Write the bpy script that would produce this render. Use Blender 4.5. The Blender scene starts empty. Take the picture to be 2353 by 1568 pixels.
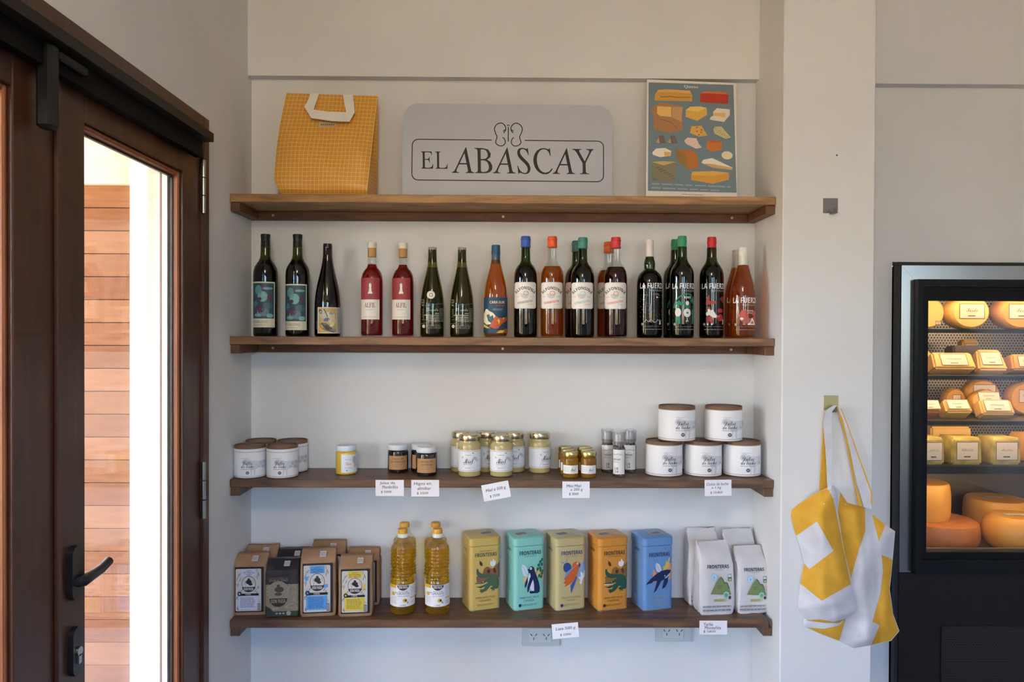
import bpy, bmesh, random
from math import *
from mathutils import Vector, Matrix
from mathutils.geometry import tessellate_polygon

# ------------------------------------------------------------------ camera
D, H, F, CX, CY = 2.35, 1.45, 1720.0, 1176.5, 784.0      # distance to niche wall, eye height, focal in px (2353x1568)
PITCH, YAW, ROLL = -0.0087, 0.0108, 0.0040
def unrot(x, y, z):
    y, z = cos(PITCH)*y - sin(PITCH)*z, sin(PITCH)*y + cos(PITCH)*z
    return (cos(YAW)*x + sin(YAW)*y, -sin(YAW)*x + cos(YAW)*y, z)
def ray(px, py):
    u = (px-CX)/F; v = (py-CY)/F
    u, v = cos(ROLL)*u + sin(ROLL)*v, -sin(ROLL)*u + cos(ROLL)*v
    return unrot(u, 1, -v)
def at(px, py, Y):
    x, y, z = ray(px, py); t = (Y+D)/y; return Vector((x*t, Y, H+z*t))
def atx(px, py, X):
    x, y, z = ray(px, py); t = X/x; return Vector((X, -D+y*t, H+z*t))
def atz(px, py, Z):
    x, y, z = ray(px, py); t = (Z-H)/z; return Vector((x*t, -D+y*t, Z))
def S(Y): return (D+Y)/F

sc = bpy.context.scene
col = sc.collection
cd = bpy.data.cameras.new('camera'); cam = bpy.data.objects.new('camera', cd); col.objects.link(cam)
cd.sensor_width = 36; cd.lens = 36*F/2353; cd.clip_start = .02; cd.clip_end = 300
R_ = Vector(unrot(cos(ROLL), 0, sin(ROLL))); U_ = Vector(unrot(-sin(ROLL), 0, cos(ROLL))); Fw = Vector(unrot(0, 1, 0))
mw = Matrix((R_, U_, -Fw)).transposed().to_4x4(); mw.translation = (0, -D, H); cam.matrix_world = mw
sc.camera = cam

# ------------------------------------------------------------------ world, sun, window portals, exposure
wd = bpy.data.worlds.new('world'); sc.world = wd; wd.use_nodes = True
nt = wd.node_tree; sky = nt.nodes.new('ShaderNodeTexSky'); sky.sky_type = 'NISHITA'; sky.sun_disc = False
sky.sun_elevation = radians(52); sky.sun_rotation = radians(-120); sky.air_density = 1.0; sky.dust_density = 1.2; sky.ozone_density = 1.0
tn = nt.nodes.new('ShaderNodeMixRGB'); tn.blend_type = 'MULTIPLY'; tn.inputs[0].default_value = 1; tn.inputs[2].default_value = (.88, .97, 1.25, 1)   # daylight white balance
nt.links.new(sky.outputs[0], tn.inputs[1]); nt.links.new(tn.outputs[0], nt.nodes['Background'].inputs[0]); nt.nodes['Background'].inputs[1].default_value = 0.49
sl = bpy.data.lights.new('sun', 'SUN'); sl.energy = 5.8; sl.angle = radians(.6); sl.color = (1, .93, .82)
sun = bpy.data.objects.new('sun', sl); col.objects.link(sun); sun.rotation_euler = (radians(38), 0, radians(-125))
def portal(loc, rot, w, h):
    l = bpy.data.lights.new('window_portal', 'AREA'); l.shape = 'RECTANGLE'; l.size = w; l.size_y = h; l.cycles.is_portal = True
    o = bpy.data.objects.new('window_portal', l); o.location = loc; o.rotation_euler = rot; col.objects.link(o)
portal((.5, -5.19, 1.73), (radians(90), 0, 0), 2.2, 1.44)
portal((3.6, -5.19, 1.73), (radians(90), 0, 0), 1.0, 1.44)
portal((-.86, -1.03, 1.0), (0, radians(-90), 0), 2.0, 1.3)
vs = sc.view_settings
vs.view_transform = 'Standard'; vs.look = 'None'; vs.gamma = 1; vs.use_curve_mapping = False; vs.exposure = 2.45
sc.cycles.transparent_max_bounces = 18; sc.cycles.max_bounces = 9

# ------------------------------------------------------------------ materials
random.seed(7)
MATS = {}
def lin(c): c /= 255; return c/12.92 if c <= .04045 else ((c+.055)/1.055)**2.4
KA = 1.3                                                     # photo colour -> surface colour
def rgb(h, k=KA):
    return tuple(min(.92, lin(int(h[i:i+2], 16))*k) for i in (0, 2, 4)) + (1,)
def mat(h, rough=.55, metal=0, coat=0, spec=.5, k=KA):
    key = ('p', h, rough, metal, coat, spec, k)
    if key in MATS: return MATS[key]
    m = bpy.data.materials.new('plain_'+h); m.use_nodes = True
    b = m.node_tree.nodes['Principled BSDF']
    b.inputs['Base Color'].default_value = rgb(h, k); b.inputs['Roughness'].default_value = rough
    b.inputs['Metallic'].default_value = metal; b.inputs['Coat Weight'].default_value = coat
    b.inputs['Coat Roughness'].default_value = .05; b.inputs['Specular IOR Level'].default_value = spec
    MATS[key] = m; return m
def noisy(name, c1, c2, scale=(1, 1, 1), nscale=6, rough=.6, bump=0, detail=6, k=KA, lo=.35, hi=.68, bscale=None, dist=0):
    if name in MATS: return MATS[name]
    m = bpy.data.materials.new(name); m.use_nodes = True; t = m.node_tree; b = t.nodes['Principled BSDF']
    tc = t.nodes.new('ShaderNodeTexCoord'); mp = t.nodes.new('ShaderNodeMapping'); mp.inputs['Scale'].default_value = scale
    nz = t.nodes.new('ShaderNodeTexNoise'); nz.inputs['Scale'].default_value = nscale; nz.inputs['Detail'].default_value = detail
    nz.inputs['Distortion'].default_value = dist
    rp = t.nodes.new('ShaderNodeValToRGB'); rp.color_ramp.elements[0].position = lo; rp.color_ramp.elements[1].position = hi
    rp.color_ramp.elements[0].color = rgb(c1, k); rp.color_ramp.elements[1].color = rgb(c2, k)
    L = t.links.new
    L(tc.outputs['Object'], mp.inputs[0]); L(mp.outputs[0], nz.inputs['Vector']); L(nz.outputs[0], rp.inputs[0]); L(rp.outputs[0], b.inputs['Base Color'])
    b.inputs['Roughness'].default_value = rough
    if bump:
        bp = t.nodes.new('ShaderNodeBump'); bp.inputs['Strength'].default_value = bump; bp.inputs['Distance'].default_value = .004
        src = nz
        if bscale:
            src = t.nodes.new('ShaderNodeTexNoise'); src.inputs['Scale'].default_value = bscale; src.inputs['Detail'].default_value = 4
            L(tc.outputs['Object'], src.inputs['Vector'])
        L(src.outputs[0], bp.inputs['Height']); L(bp.outputs[0], b.inputs['Normal'])
    MATS[name] = m; return m
def glassy(name, tint, solid=0.0, refr=0.0, ior=1.45, solid_col=None, rough=0.0):
    """fresnel gloss over tinted clear glass; 'solid' mixes in cloudy body colour, 'refr' mixes in refraction"""
    if name in MATS: return MATS[name]
    m = bpy.data.materials.new(name); m.use_nodes = True; t = m.node_tree; t.nodes.clear(); L = t.links.new
    o = t.nodes.new('ShaderNodeOutputMaterial'); tr = t.nodes.new('ShaderNodeBsdfTransparent'); tr.inputs[0].default_value = tint+(1,)
    gl = t.nodes.new('ShaderNodeBsdfGlossy'); gl.inputs['Roughness'].default_value = rough; gl.inputs[0].default_value = (1, 1, 1, 1)
    cur = tr.outputs[0]
    if refr:
        rf = t.nodes.new('ShaderNodeBsdfRefraction'); rf.inputs['IOR'].default_value = 1.25; rf.inputs[0].default_value = tint+(1,); rf.inputs['Roughness'].default_value = .02
        mx = t.nodes.new('ShaderNodeMixShader'); mx.inputs[0].default_value = refr; L(cur, mx.inputs[1]); L(rf.outputs[0], mx.inputs[2]); cur = mx.outputs[0]
    if solid:
        df = t.nodes.new('ShaderNodeBsdfDiffuse'); df.inputs[0].default_value = (solid_col or tint)+(1,)
        tl = t.nodes.new('ShaderNodeBsdfTranslucent'); tl.inputs[0].default_value = (solid_col or tint)+(1,)
        m2 = t.nodes.new('ShaderNodeMixShader'); m2.inputs[0].default_value = .4; L(df.outputs[0], m2.inputs[1]); L(tl.outputs[0], m2.inputs[2])
        mx = t.nodes.new('ShaderNodeMixShader'); mx.inputs[0].default_value = solid; L(cur, mx.inputs[1]); L(m2.outputs[0], mx.inputs[2]); cur = mx.outputs[0]
    fr = t.nodes.new('ShaderNodeFresnel'); ge = t.nodes.new('ShaderNodeNewGeometry')      # same reflectance from both sides of the surface
    io = t.nodes.new('ShaderNodeMapRange'); io.inputs['To Min'].default_value = ior; io.inputs['To Max'].default_value = 1/ior
    L(ge.outputs['Backfacing'], io.inputs[0]); L(io.outputs[0], fr.inputs[0])
    mx = t.nodes.new('ShaderNodeMixShader'); L(fr.outputs[0], mx.inputs[0]); L(cur, mx.inputs[1]); L(gl.outputs[0], mx.inputs[2]); L(mx.outputs[0], o.inputs[0])
    MATS[name] = m; return m
def emit(name, c, s):
    m = bpy.data.materials.new(name); m.use_nodes = True; b = m.node_tree.nodes['Principled BSDF']
    b.inputs['Emission Color'].default_value = c+(1,); b.inputs['Emission Strength'].default_value = s; b.inputs['Base Color'].default_value = c+(1,); return m

WALL = noisy('wall_paint', 'c8c8c8', 'cecece', nscale=3, rough=.85, bump=.06, k=1.25, bscale=90)
def wood(name, c1, c2, rough=.5, sc_=(3, 26, 26), lo=.3, hi=.72): return noisy(name, c1, c2, scale=sc_, nscale=2.2, rough=rough, bump=.12, detail=8, lo=lo, hi=hi, dist=.6)
W_LIGHT = wood('shelf_wood_light', '6a4a2c', 'a57d4e')
W_MID = wood('shelf_wood_mid', '4e3726', '8a6646')
W_LEDG = wood('ledger_wood', '44291b', '6e4429')
W_DARK = wood('shelf_wood_dark', '3d2c22', '6d4f38', rough=.42)
DOORW = noisy('door_wood', '331c12', '4a2919', scale=(30, 30, 2.5), nscale=2, rough=.4, bump=.05, lo=.3, hi=.75)
BLACK = mat('151416', .4); BLACKM = mat('17181b', .35)
STEEL = mat('9a9c98', .28, 1)
GOLD = mat('b9a15a', .25, 1); WHITE = mat('d8d8d8', .5)

# ------------------------------------------------------------------ mesh helpers
def tag(o, label=None, cat=None, group=None, kind=None):
    if label: o['label'] = label
    if cat: o['category'] = cat
    if group: o['group'] = group
    if kind: o['kind'] = kind
    return o
def thing(name, label, cat, loc=(0, 0, 0), rz=0, group=None, kind=None):
    o = bpy.data.objects.new(name, None); o.empty_display_size = .02; col.objects.link(o); o.location = loc; o.rotation_euler = (0, 0, rz)
    return tag(o, label, cat, group, kind)
def mk(name, bm, mats, parent=None, loc=(0, 0, 0), rot=(0, 0, 0), smooth=False, **kw):
    me = bpy.data.meshes.new(name); bmesh.ops.recalc_face_normals(bm, faces=bm.faces[:]) if kw.pop('fix', True) else None
    bm.to_mesh(me); bm.free()
    for m in (mats if isinstance(mats, (list, tuple)) else [mats]): me.materials.append(m)
    if smooth:
        for p in me.polygons: p.use_smooth = True
        try: me.set_sharp_from_angle(angle=radians(38))
        except Exception: pass
    o = bpy.data.objects.new(name, me); col.objects.link(o); o.parent = parent; o.location = loc; o.rotation_euler = rot
    return tag(o, **kw)
def inst(src, parent, loc=None):
    o = src.copy(); col.objects.link(o); o.parent = parent
    if loc is not None: o.location = loc
    return o
def NB(): return bmesh.new()
def box(bm, x0, x1, y0, y1, z0, z1, mi=0, bev=0):
    r = bmesh.ops.create_cube(bm, size=1); vs_ = r['verts']
    for v in vs_: v.co = Vector((x0+(v.co.x+.5)*(x1-x0), y0+(v.co.y+.5)*(y1-y0), z0+(v.co.z+.5)*(z1-z0)))
    fs = set(f for v in vs_ for f in v.link_faces)
    for f in fs: f.material_index = mi
    if bev:
        es = list(set(e for v in vs_ for e in v.link_edges)); bmesh.ops.bevel(bm, geom=es, offset=bev, segments=1, affect='EDGES', material=-1)
    return bm
def B(*a, **k): return box(NB(), *a, **k)
def prism(bm, pts, d0, d1, axis='Y', mi=0):
    """closed outline pts extruded between d0 and d1 along axis"""
    def P(p, d): return {'Y': (p[0], d, p[1]), 'X': (d, p[0], p[1]), 'Z': (p[0], p[1], d)}[axis]
    a = [bm.verts.new(P(p, d0)) for p in pts]; b = [bm.verts.new(P(p, d1)) for p in pts]; n = len(pts)
    tris = tessellate_polygon([[Vector((p[0], p[1], 0)) for p in pts]])
    fs = []
    for t in tris: fs.append(bm.faces.new([a[i] for i in t])); fs.append(bm.faces.new([b[i] for i in reversed(t)]))
    for i in range(n): fs.append(bm.faces.new((a[i], a[(i+1) % n], b[(i+1) % n], b[i])))
    for f in fs: f.material_index = mi
    bmesh.ops.dissolve_limit(bm, angle_limit=.001, verts=bm.verts[:], edges=bm.edges[:])
    return bm
def lathe(prof, n=28, bm=None, c=(0, 0, 0), ang=None):
    bm = bm or NB(); rings = []
    for p in prof:
        r, z = p[0], p[1]
        if r < 1e-6: rings.append([bm.verts.new((c[0], c[1], c[2]+z))])
        else: rings.append([bm.verts.new((c[0]+r*cos(2*pi*i/n), c[1]+r*sin(2*pi*i/n), c[2]+z)) for i in range(n)])
    for k in range(len(rings)-1):
        A, C = rings[k], rings[k+1]; mi = prof[k][2] if len(prof[k]) > 2 else 0
        for i in range(n):
            j = (i+1) % n
            if len(A) == 1 and len(C) == 1: continue
            if len(A) == 1: f = bm.faces.new((A[0], C[j], C[i]))
            elif len(C) == 1: f = bm.faces.new((A[i], A[j], C[0]))
            else: f = bm.faces.new((A[i], A[j], C[j], C[i]))
            f.material_index = mi
    return bm
def tube(pts, r, n=8, bm=None):
    bm = bm or NB(); rings = []; pts = [Vector(p) for p in pts]
    for i, p in enumerate(pts):
        d = (pts[min(i+1, len(pts)-1)]-pts[max(i-1, 0)]).normalized(); a = d.orthogonal().normalized() if i == 0 else (a-d*a.dot(d)).normalized()
        b = d.cross(a); rr = r[i] if isinstance(r, (list, tuple)) else r
        rings.append([bm.verts.new(p+(a*cos(2*pi*k/n)+b*sin(2*pi*k/n))*rr) for k in range(n)])
    for i in range(len(rings)-1):
        for k in range(n): bm.faces.new((rings[i][k], rings[i][(k+1) % n], rings[i+1][(k+1) % n], rings[i+1][k]))
    bm.faces.new(rings[0]); bm.faces.new(rings[-1]); return bm
def ribbon(L, R, th, bm=None, mi=0):
    """strap between two edge polylines (lists of points), given thickness"""
    bm = bm or NB(); n = len(L); q = []
    for i in range(n):
        l, r = Vector(L[i]), Vector(R[i]); t = (Vector(L[min(i+1, n-1)])-Vector(L[max(i-1, 0)])); nn = (r-l).cross(t).normalized()*th*.5
        q.append([bm.verts.new(l+nn), bm.verts.new(r+nn), bm.verts.new(r-nn), bm.verts.new(l-nn)])
    for i in range(n-1):
        for k in range(4): bm.faces.new((q[i][k], q[i][(k+1) % 4], q[i+1][(k+1) % 4], q[i+1][k])).material_index = mi
    bm.faces.new(q[0]); bm.faces.new(q[-1]); return bm
def rrect(x0, y0, x1, y1, r, n=5):
    out = []
    for cx, cy, a in ((x1-r, y1-r, 0), (x0+r, y1-r, 90), (x0+r, y0+r, 180), (x1-r, y0+r, 270)):
        for i in range(n+1): t = radians(a+90*i/n); out.append((cx+r*cos(t), cy+r*sin(t)))
    return out

# ------------------------------------------------------------------ print engine: flat artwork laid on a label surface
TEXTS = {}
STY = {'plain': None, 'serif': (0x1D400, 0x1D41A), 'slim': (0x1D434, 0x1D44E), 'script': (0x1D4D0, 0x1D4EA), 'sans': (0x1D5D4, 0x1D5EE), 'sansi': (0x1D63C, 0x1D656)}
def style(s, st):
    t = STY[st]
    if not t: return s
    return ''.join('\u210e' if (st == 'slim' and c == 'h') else chr(t[0]+ord(c)-65) if 'A' <= c <= 'Z' else chr(t[1]+ord(c)-97) if 'a' <= c <= 'z' else c for c in s)
def text_tris(s, st, res=2):
    k = (s, st)
    if k not in TEXTS:
        cu = bpy.data.curves.new('lettering', 'FONT'); cu.body = style(s, st); cu.resolution_u = res; cu.size = 1
        ob = bpy.data.objects.new('lettering', cu); me = bpy.data.meshes.new_from_object(ob)
        me.calc_loop_triangles()
        V = [(v.co.x + (-.30*v.co.y if st == 'slim' else 0), v.co.y) for v in me.vertices]; T = [tuple(t.vertices) for t in me.loop_triangles]
        bpy.data.objects.remove(ob); bpy.data.curves.remove(cu); bpy.data.meshes.remove(me)
        x0 = min(v[0] for v in V); x1 = max(v[0] for v in V); y0 = min(v[1] for v in V); y1 = max(v[1] for v in V)
        TEXTS[k] = ([((v[0]-x0)/(x1-x0), (v[1]-y0)/(y1-y0)) for v in V], T, (x1-x0)/(y1-y0))
    return TEXTS[k]
class Print:
    def __init__(s): s.items = []
    def tris(s, V, T, c, ly): s.items.append((V, T, c, ly)); return s
    def poly(s, pts, c, ly=1):
        return s.tris(list(pts), [tuple(t) for t in tessellate_polygon([[Vector((p[0], p[1], 0)) for p in pts]])], c, ly)
    def rect(s, a, b, c, d, co, ly=1): return s.poly([(a, b), (c, b), (c, d), (a, d)], co, ly)
    def ell(s, cx, cy, rx, ry, co, ly=1, n=20, rot=0):
        return s.poly([(cx+rx*cos(2*pi*i/n)*cos(rot)-ry*sin(2*pi*i/n)*sin(rot), cy+rx*cos(2*pi*i/n)*sin(rot)+ry*sin(2*pi*i/n)*cos(rot)) for i in range(n)], co, ly)
    def line(s, pts, w, co, ly=2, closed=False):
        P = [Vector(p) for p in pts]; n = len(P); V = []; T = []
        for i in range(n):
            a = P[(i-1) % n] if closed or i else P[0]; b = P[(i+1) % n] if closed or i < n-1 else P[-1]
            d = (b-a).normalized() if (b-a).length > 1e-9 else Vector((1, 0)); nn = Vector((-d.y, d.x))*w/2
            V += [tuple(P[i]+nn), tuple(P[i]-nn)]
        m = n if closed else n-1
        for i in range(m):
            j = (i+1) % n; T += [(2*i, 2*i+1, 2*j+1), (2*i, 2*j+1, 2*j)]
        return s.tris(V, T, co, ly)
    def frame(s, x0, y0, x1, y1, w, co, ly=2, r=0):
        pts = rrect(x0, y0, x1, y1, r) if r else [(x0, y0), (x1, y0), (x1, y1), (x0, y1)]
        if r: return s.line(pts, w, co, ly, True)
        for q in ((x0, y0, x1, y0+w), (x0, y1-w, x1, y1), (x0, y0, x0+w, y1), (x1-w, y0, x1, y1)): s.rect(*q, co, ly)
        return s
    def text(s, t, cx, cy, w, h, co, ly=3, st='plain', shear=0, rot=0, arc=0):
        """text centred on (cx,cy), fitted to w x h (w=None keeps the natural width)"""
        V, T, asp = text_tris(t, st); w = w or asp*h; out = []
        for x, y in V:
            X = (x-.5)*w; Y = (y-.5)*h; X += shear*Y
            if arc: a = X/arc; r = arc+Y; X = r*sin(a); Y = r*cos(a)-arc
            out.append((cx+X*cos(rot)-Y*sin(rot), cy+X*sin(rot)+Y*cos(rot)))
        return s.tris(out, T, co, ly)
    def fine(s, x0, y0, x1, y1, n, co, ly=2, fill=.5, seed=1, ragged=True):
        """n rows of print too small to read"""
        rd = random.Random(seed); hh = (y1-y0)/n
        for i in range(n):
            y = y1-(i+.5)*hh; x = x0; e = x1-(rd.random()*.2*(x1-x0) if ragged else 0)
            while x < e:
                w = min((x1-x0)*(.08+.14*rd.random()), e-x); s.rect(x, y-hh*fill/2, x+w, y+hh*fill/2, co, ly); x += w+(x1-x0)*.025
        return s
    def squiggle(s, x0, y, x1, h, w, co, ly=3, seed=1):
        rd = random.Random(seed); n = max(8, int((x1-x0)/(h*.45))*2); pts = []
        for i in range(n+1): pts.append((x0+(x1-x0)*i/n, y+(h*(.2+.8*rd.random()) if i % 2 else 0)))
        return s.line(pts, w, co, ly)
    def build(s, name, parent, fn, cut=None, cutv=None, eps=.00018, matargs=None, **kw):
        bm = NB(); cols = []
        for V, T, c, ly in s.items:
            if c not in cols: cols.append(c)
            vs_ = [bm.verts.new((v[0], v[1], ly)) for v in V]
            for t in T:
                if len(set(t)) < 3: continue
                try: bm.faces.new([vs_[i] for i in t]).material_index = cols.index(c)
                except ValueError: pass
        for ax, cc in ((0, cut), (1, cutv)):
            if not cc: continue
            lo = min(v.co[ax] for v in bm.verts); hi = max(v.co[ax] for v in bm.verts); k = ceil(lo/cc)*cc
            while k < hi:
                no = [0, 0, 0]; no[ax] = 1; co = [0, 0, 0]; co[ax] = k
                bmesh.ops.bisect_plane(bm, geom=bm.verts[:]+bm.edges[:]+bm.faces[:], plane_co=co, plane_no=no, dist=1e-5); k += cc
        for v in bm.verts: v.co = Vector(fn(v.co.x, v.co.y, v.co.z*eps))
        ma = matargs or {}
        return mk(name, bm, [c if not isinstance(c, str) else mat(c, **ma) for c in cols], parent, fix=False, **kw)
def turn(x, y): return -atan2(x, D+y)      # round things stand with the label turned as measured in the photo
def cyl(Rm, Rp, a0=0, off=.0003):          # visual px: u seen from the front
    s_ = Rm/Rp
    return lambda u, v, e: ((Rm+off+e)*sin(asin(max(-.9999, min(.9999, u/Rp)))+a0), -(Rm+off+e)*cos(asin(max(-.9999, min(.9999, u/Rp)))+a0), v*s_)
def cyla(Rm, Rp, a0=0, off=.0003):         # arc length: u runs along the curve
    s_ = Rm/Rp
    return lambda u, v, e: ((Rm+off+e)*sin(u/Rp+a0), -(Rm+off+e)*cos(u/Rp+a0), v*s_)

# ------------------------------------------------------------------ room shell
XL, XR, NICHE, SW = -.790, .787, .24, .187
XP = at(2008, 784, -NICHE).x
FX0, FX1 = at(2060, 784, -.03).x, at(2060, 784, -.03).x+.86
ZB, CE = 2.243, 2.60
Zf = at(2060, 600, -.03).z
def struct(name, bm, m, parent=None, **k): return mk(name, bm, m, parent, kind='structure' if parent is None else None, **k)
struct('wall_back', prism(NB(), [(XL-.15, 0), (FX0, 0), (FX0, Zf), (FX1, Zf), (FX1, 0), (4.75, 0), (4.75, CE), (XL-.15, CE)], 0, .15), WALL)
struct('trim_1', B(XL, XR, -.035, 0, ZB, CE), WALL)
struct('trim_2', B(XP, 4.6, -.035, 0, ZB-.01, CE), WALL)
struct('wall_pillar', B(XR, XP, -NICHE, 0, 0, CE, bev=.003), WALL)
DY0, DY1, DZ = -.365, -1.70, 2.012
struct('wall_left', prism(NB(), [(0, 0), (DY0, 0), (DY0, DZ), (DY1, DZ), (DY1, 0), (-5.35, 0), (-5.35, CE), (0, CE)], XL-.15, XL, 'X'), WALL)
struct('wall_right', B(4.6, 4.75, -5.35, 0, 0, CE), WALL)
WZ0, WZ1 = 1.0, 2.46
bm = NB()
xs = [XL, -.6, 1.6, 3.1, 4.1, 4.6]; zs_ = [0, WZ0, WZ1, CE]
def grid_wall(bm, xs, zs, holes, y0, y1):
    V = {}
    def v(i, j, y): 
        k = (i, j, y)
        if k not in V: V[k] = bm.verts.new((xs[i], y, zs[j]))
        return V[k]
    solid = lambda i, j: 0 <= i < len(xs)-1 and 0 <= j < len(zs)-1 and (i, j) not in holes
    for i in range(len(xs)-1):
        for j in range(len(zs)-1):
            if not solid(i, j): continue
            for y in (y0, y1): bm.faces.new((v(i, j, y), v(i+1, j, y), v(i+1, j+1, y), v(i, j+1, y)))
            for di, dj, a, b_ in ((-1, 0, (i, j), (i, j+1)), (1, 0, (i+1, j), (i+1, j+1)), (0, -1, (i, j), (i+1, j)), (0, 1, (i, j+1), (i+1, j+1))):
                if not solid(i+di, j+dj): bm.faces.new((v(*a, y0), v(*b_, y0), v(*b_, y1), v(*a, y1)))
    return bm
struct('wall_front', grid_wall(bm, xs, zs_, {(1, 1), (3, 1)}, -5.35, -5.2), WALL)
struct('floor', B(XL-.15, 4.75, -5.35, .75, -.1, 0), noisy('floor_tile', '4e4c4a', '5c5a57', nscale=4, rough=.45))
struct('ceiling', B(XL-.15, 4.75, -5.35, .15, CE, CE+.15), WALL)
PANE = glassy('clear_pane', (.97, .985, .98))
for i, (a, b, n) in enumerate(((-.6, 1.6, 3), (3.1, 4.1, 2))):
    w = thing('window_%d' % (i+1), None, None, ((a+b)/2, -5.275, 0), kind='structure'); c = (a+b)/2
    pts = []
    for k in range(n+1):
        x = a+(b-a)*k/n-c; x = min(max(x, a-c+.035), b-c-.035); mk('mullion', B(x-.035, x+.035, -.03, .03, WZ0, WZ1), DOORW, w)
    mk('head_rail', B(a-c+.07, b-c-.07, -.028, .028, WZ1-.08, WZ1), DOORW, w); mk('bottom_rail', B(a-c+.07, b-c-.07, -.028, .028, WZ0, WZ0+.08), DOORW, w)
    for k in range(n):
        x0 = a+(b-a)*k/n-c+.04; x1 = a+(b-a)*(k+1)/n-c-.04; mk('pane', B(x0, x1, -.003, .003, WZ0+.08, WZ1-.08), PANE, w)

def lerp3(a, b, t): return a+(b-a)*t
FILL_GLOBE = emit('warm_fill_globe', (1.0, .80, .54), 8.0)  # added lamp behind the camera, brightens and warms the upper wall
for gx, gy, lb in ((-.12, -2.7, 'added opal globe lamp, out of view, warming the upper wall'),):
    gl_ = thing('added_globe_lamp', lb, 'lamp', (gx, gy, CE))
    mk('fill_lamp_rose', lathe([(0, -.03), (.05, -.03), (.055, -.002), (0, -.002)], 20), mat('c8c8c8', .5), gl_, smooth=True)
    mk('globe', lathe([(0, -.31)]+[(.14*sin(t), -.17-.14*cos(t)) for t in [pi*i/12 for i in range(1, 12)]]+[(0, -.03)], 24), FILL_GLOBE, gl_, smooth=True)
# ------------------------------------------------------------------ glazed wooden door in the left wall
def door_leaf(name, y0, y1, z1, zt, stl, str_, handle):
    """leaf between y0 (far) and y1 (near); zt = glass top"""
    d = thing(name, None, None, (XL, (y0+y1)/2, 0), kind='structure'); c = (y0+y1)/2
    xi, xo = .004, -.055
    mk('stile', B(xo, xi, y0-str_-c, y0-c, .02, z1, bev=.002), DOORW, d); mk('stile', B(xo, xi, y1-c, y1+stl-c, .02, z1, bev=.002), DOORW, d)
    mk('top_rail', B(xo, xi-.001, y1+stl-c, y0-str_-c, zt, z1, bev=.002), DOORW, d); mk('bottom_rail', B(xo, xi-.001, y1+stl-c, y0-str_-c, .02, .22, bev=.002), DOORW, d)
    g0, g1 = y1+stl-c, y0-str_-c
    for yy in (g1-.010, g0): mk('bead', B(-.019, -.004, yy, yy+.010, .22, zt, bev=.003), DOORW_LIT, d)
    mk('bead', B(-.019, -.004, g0+.01, g1-.01, zt-.010, zt, bev=.003), DOORW_LIT, d)
    for yy in (g1-.014, g0+.010): mk('gasket', B(-.0235, -.017, yy, yy+.004, .22, zt-.01), BLACK, d)
    mk('gasket', B(-.0235, -.017, g0+.014, g1-.014, zt-.016, zt-.010), BLACK, d)
    mk('pane', B(-.029, -.025, g0, g1, .22, zt), PANE, d); mk('pane', B(-.046, -.042, g0, g1, .22, zt), PANE, d)
    for yy in (g1-.014, g0+.005): mk('spacer', B(-.0415, -.0295, yy, yy+.009, .23, zt-.008), SPACER, d)
    return d, c
SPACER = mat('e4e4e0', .35)
DOORW_LIT = noisy('door_wood_lit_bead', '6a3c22', '8c5433', scale=(30, 30, 2.5), nscale=2, rough=.42, lo=.3, hi=.75)  # paler copy of the door wood, light on the glazing reveal put into the colour
LJ = -1.028
d1, c1 = door_leaf('door_1', -.402, LJ+.003, 1.925, 1.845, .088, .104, True)
d2, c2 = door_leaf('door_2', LJ-.003, -1.66, 1.925, 1.845, .09, .112, False)
fr = thing('trim_3', None, None, (XL, -1.03, 0), kind='structure')
mk('jamb', B(-.06, .012, DY0-.036+1.03, DY0+1.03, 0, DZ, bev=.002), DOORW, fr)
mk('jamb', B(-.06, .012, DY1+1.03, DY1+.036+1.03, 0, DZ, bev=.002), DOORW, fr)
mk('head', B(-.06, .012, DY1+.036+1.03, DY0-.036+1.03, DZ-.075, DZ, bev=.002), DOORW, fr)
mk('astragal', B(.004, .012, LJ-.008+1.03, LJ+.006+1.03, .02, 1.92, bev=.002), DOORW, fr)
for z0, z1 in ((1.76, 1.90), (.97, 1.12), (.22, .36)):
    for k in range(3): mk('hinge', lathe([(0, 0), (.006, 0), (.006, (z1-z0)/3-.003), (0, (z1-z0)/3-.003)], 10), STEEL, fr, (.013, DY0-.040+1.03, z0+k*(z1-z0)/3), smooth=True)
hz = atx(160, 1332, XL)
hd = mk('handle_plate', lathe([(0, 0), (.017, 0), (.017, .009), (.014, .012), (0, .012)], 24), BLACKM, d1, (.004, hz.y-c1, hz.z), smooth=True)
bm = NB(); prism(bm, [(y*.017+0, z) for y, z in [(cos(t), .045*1+.017*sin(t)) for t in [pi*i/8 for i in range(9)]]]+[(y*.017, z) for y, z in [(cos(t), -.02+.017*sin(t)) for t in [pi+pi*i/8 for i in range(9)]]], 0, .011, 'X')
hd.data = bpy.data.meshes.new('handle_plate'); bm.to_mesh(hd.data); bm.free(); hd.data.materials.append(BLACKM)
hb = Vector((XL+.004, hz.y, hz.z)); tipL = atx(251, 1289, XL+.026)-hb; midL = atx(206, 1326, XL+.024)-hb
hp = [(0, 0, -.004), (.016, 0, -.004), (.0195, .005, -.004), tuple(midL), tuple(lerp3(midL, tipL, .55)-Vector((0, 0, .003))), tuple(tipL)]
lv = tube(hp, [.010, .010, .0105, .010, .009, .0085], 10); mk('lever', lv, BLACKM, hd, smooth=True)
hz2 = atx(162, 1497, XL)
bm = NB(); prism(bm, [(.015*cos(t), .03+.015*sin(t)) for t in [pi*i/8 for i in range(9)]]+[(.015*cos(t), -.03+.015*sin(t)) for t in [pi+pi*i/8 for i in range(9)]], 0, .010, 'X')
lp = mk('lock_plate', bm, BLACKM, d1, (.004, hz2.y-c1, hz2.z))
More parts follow.
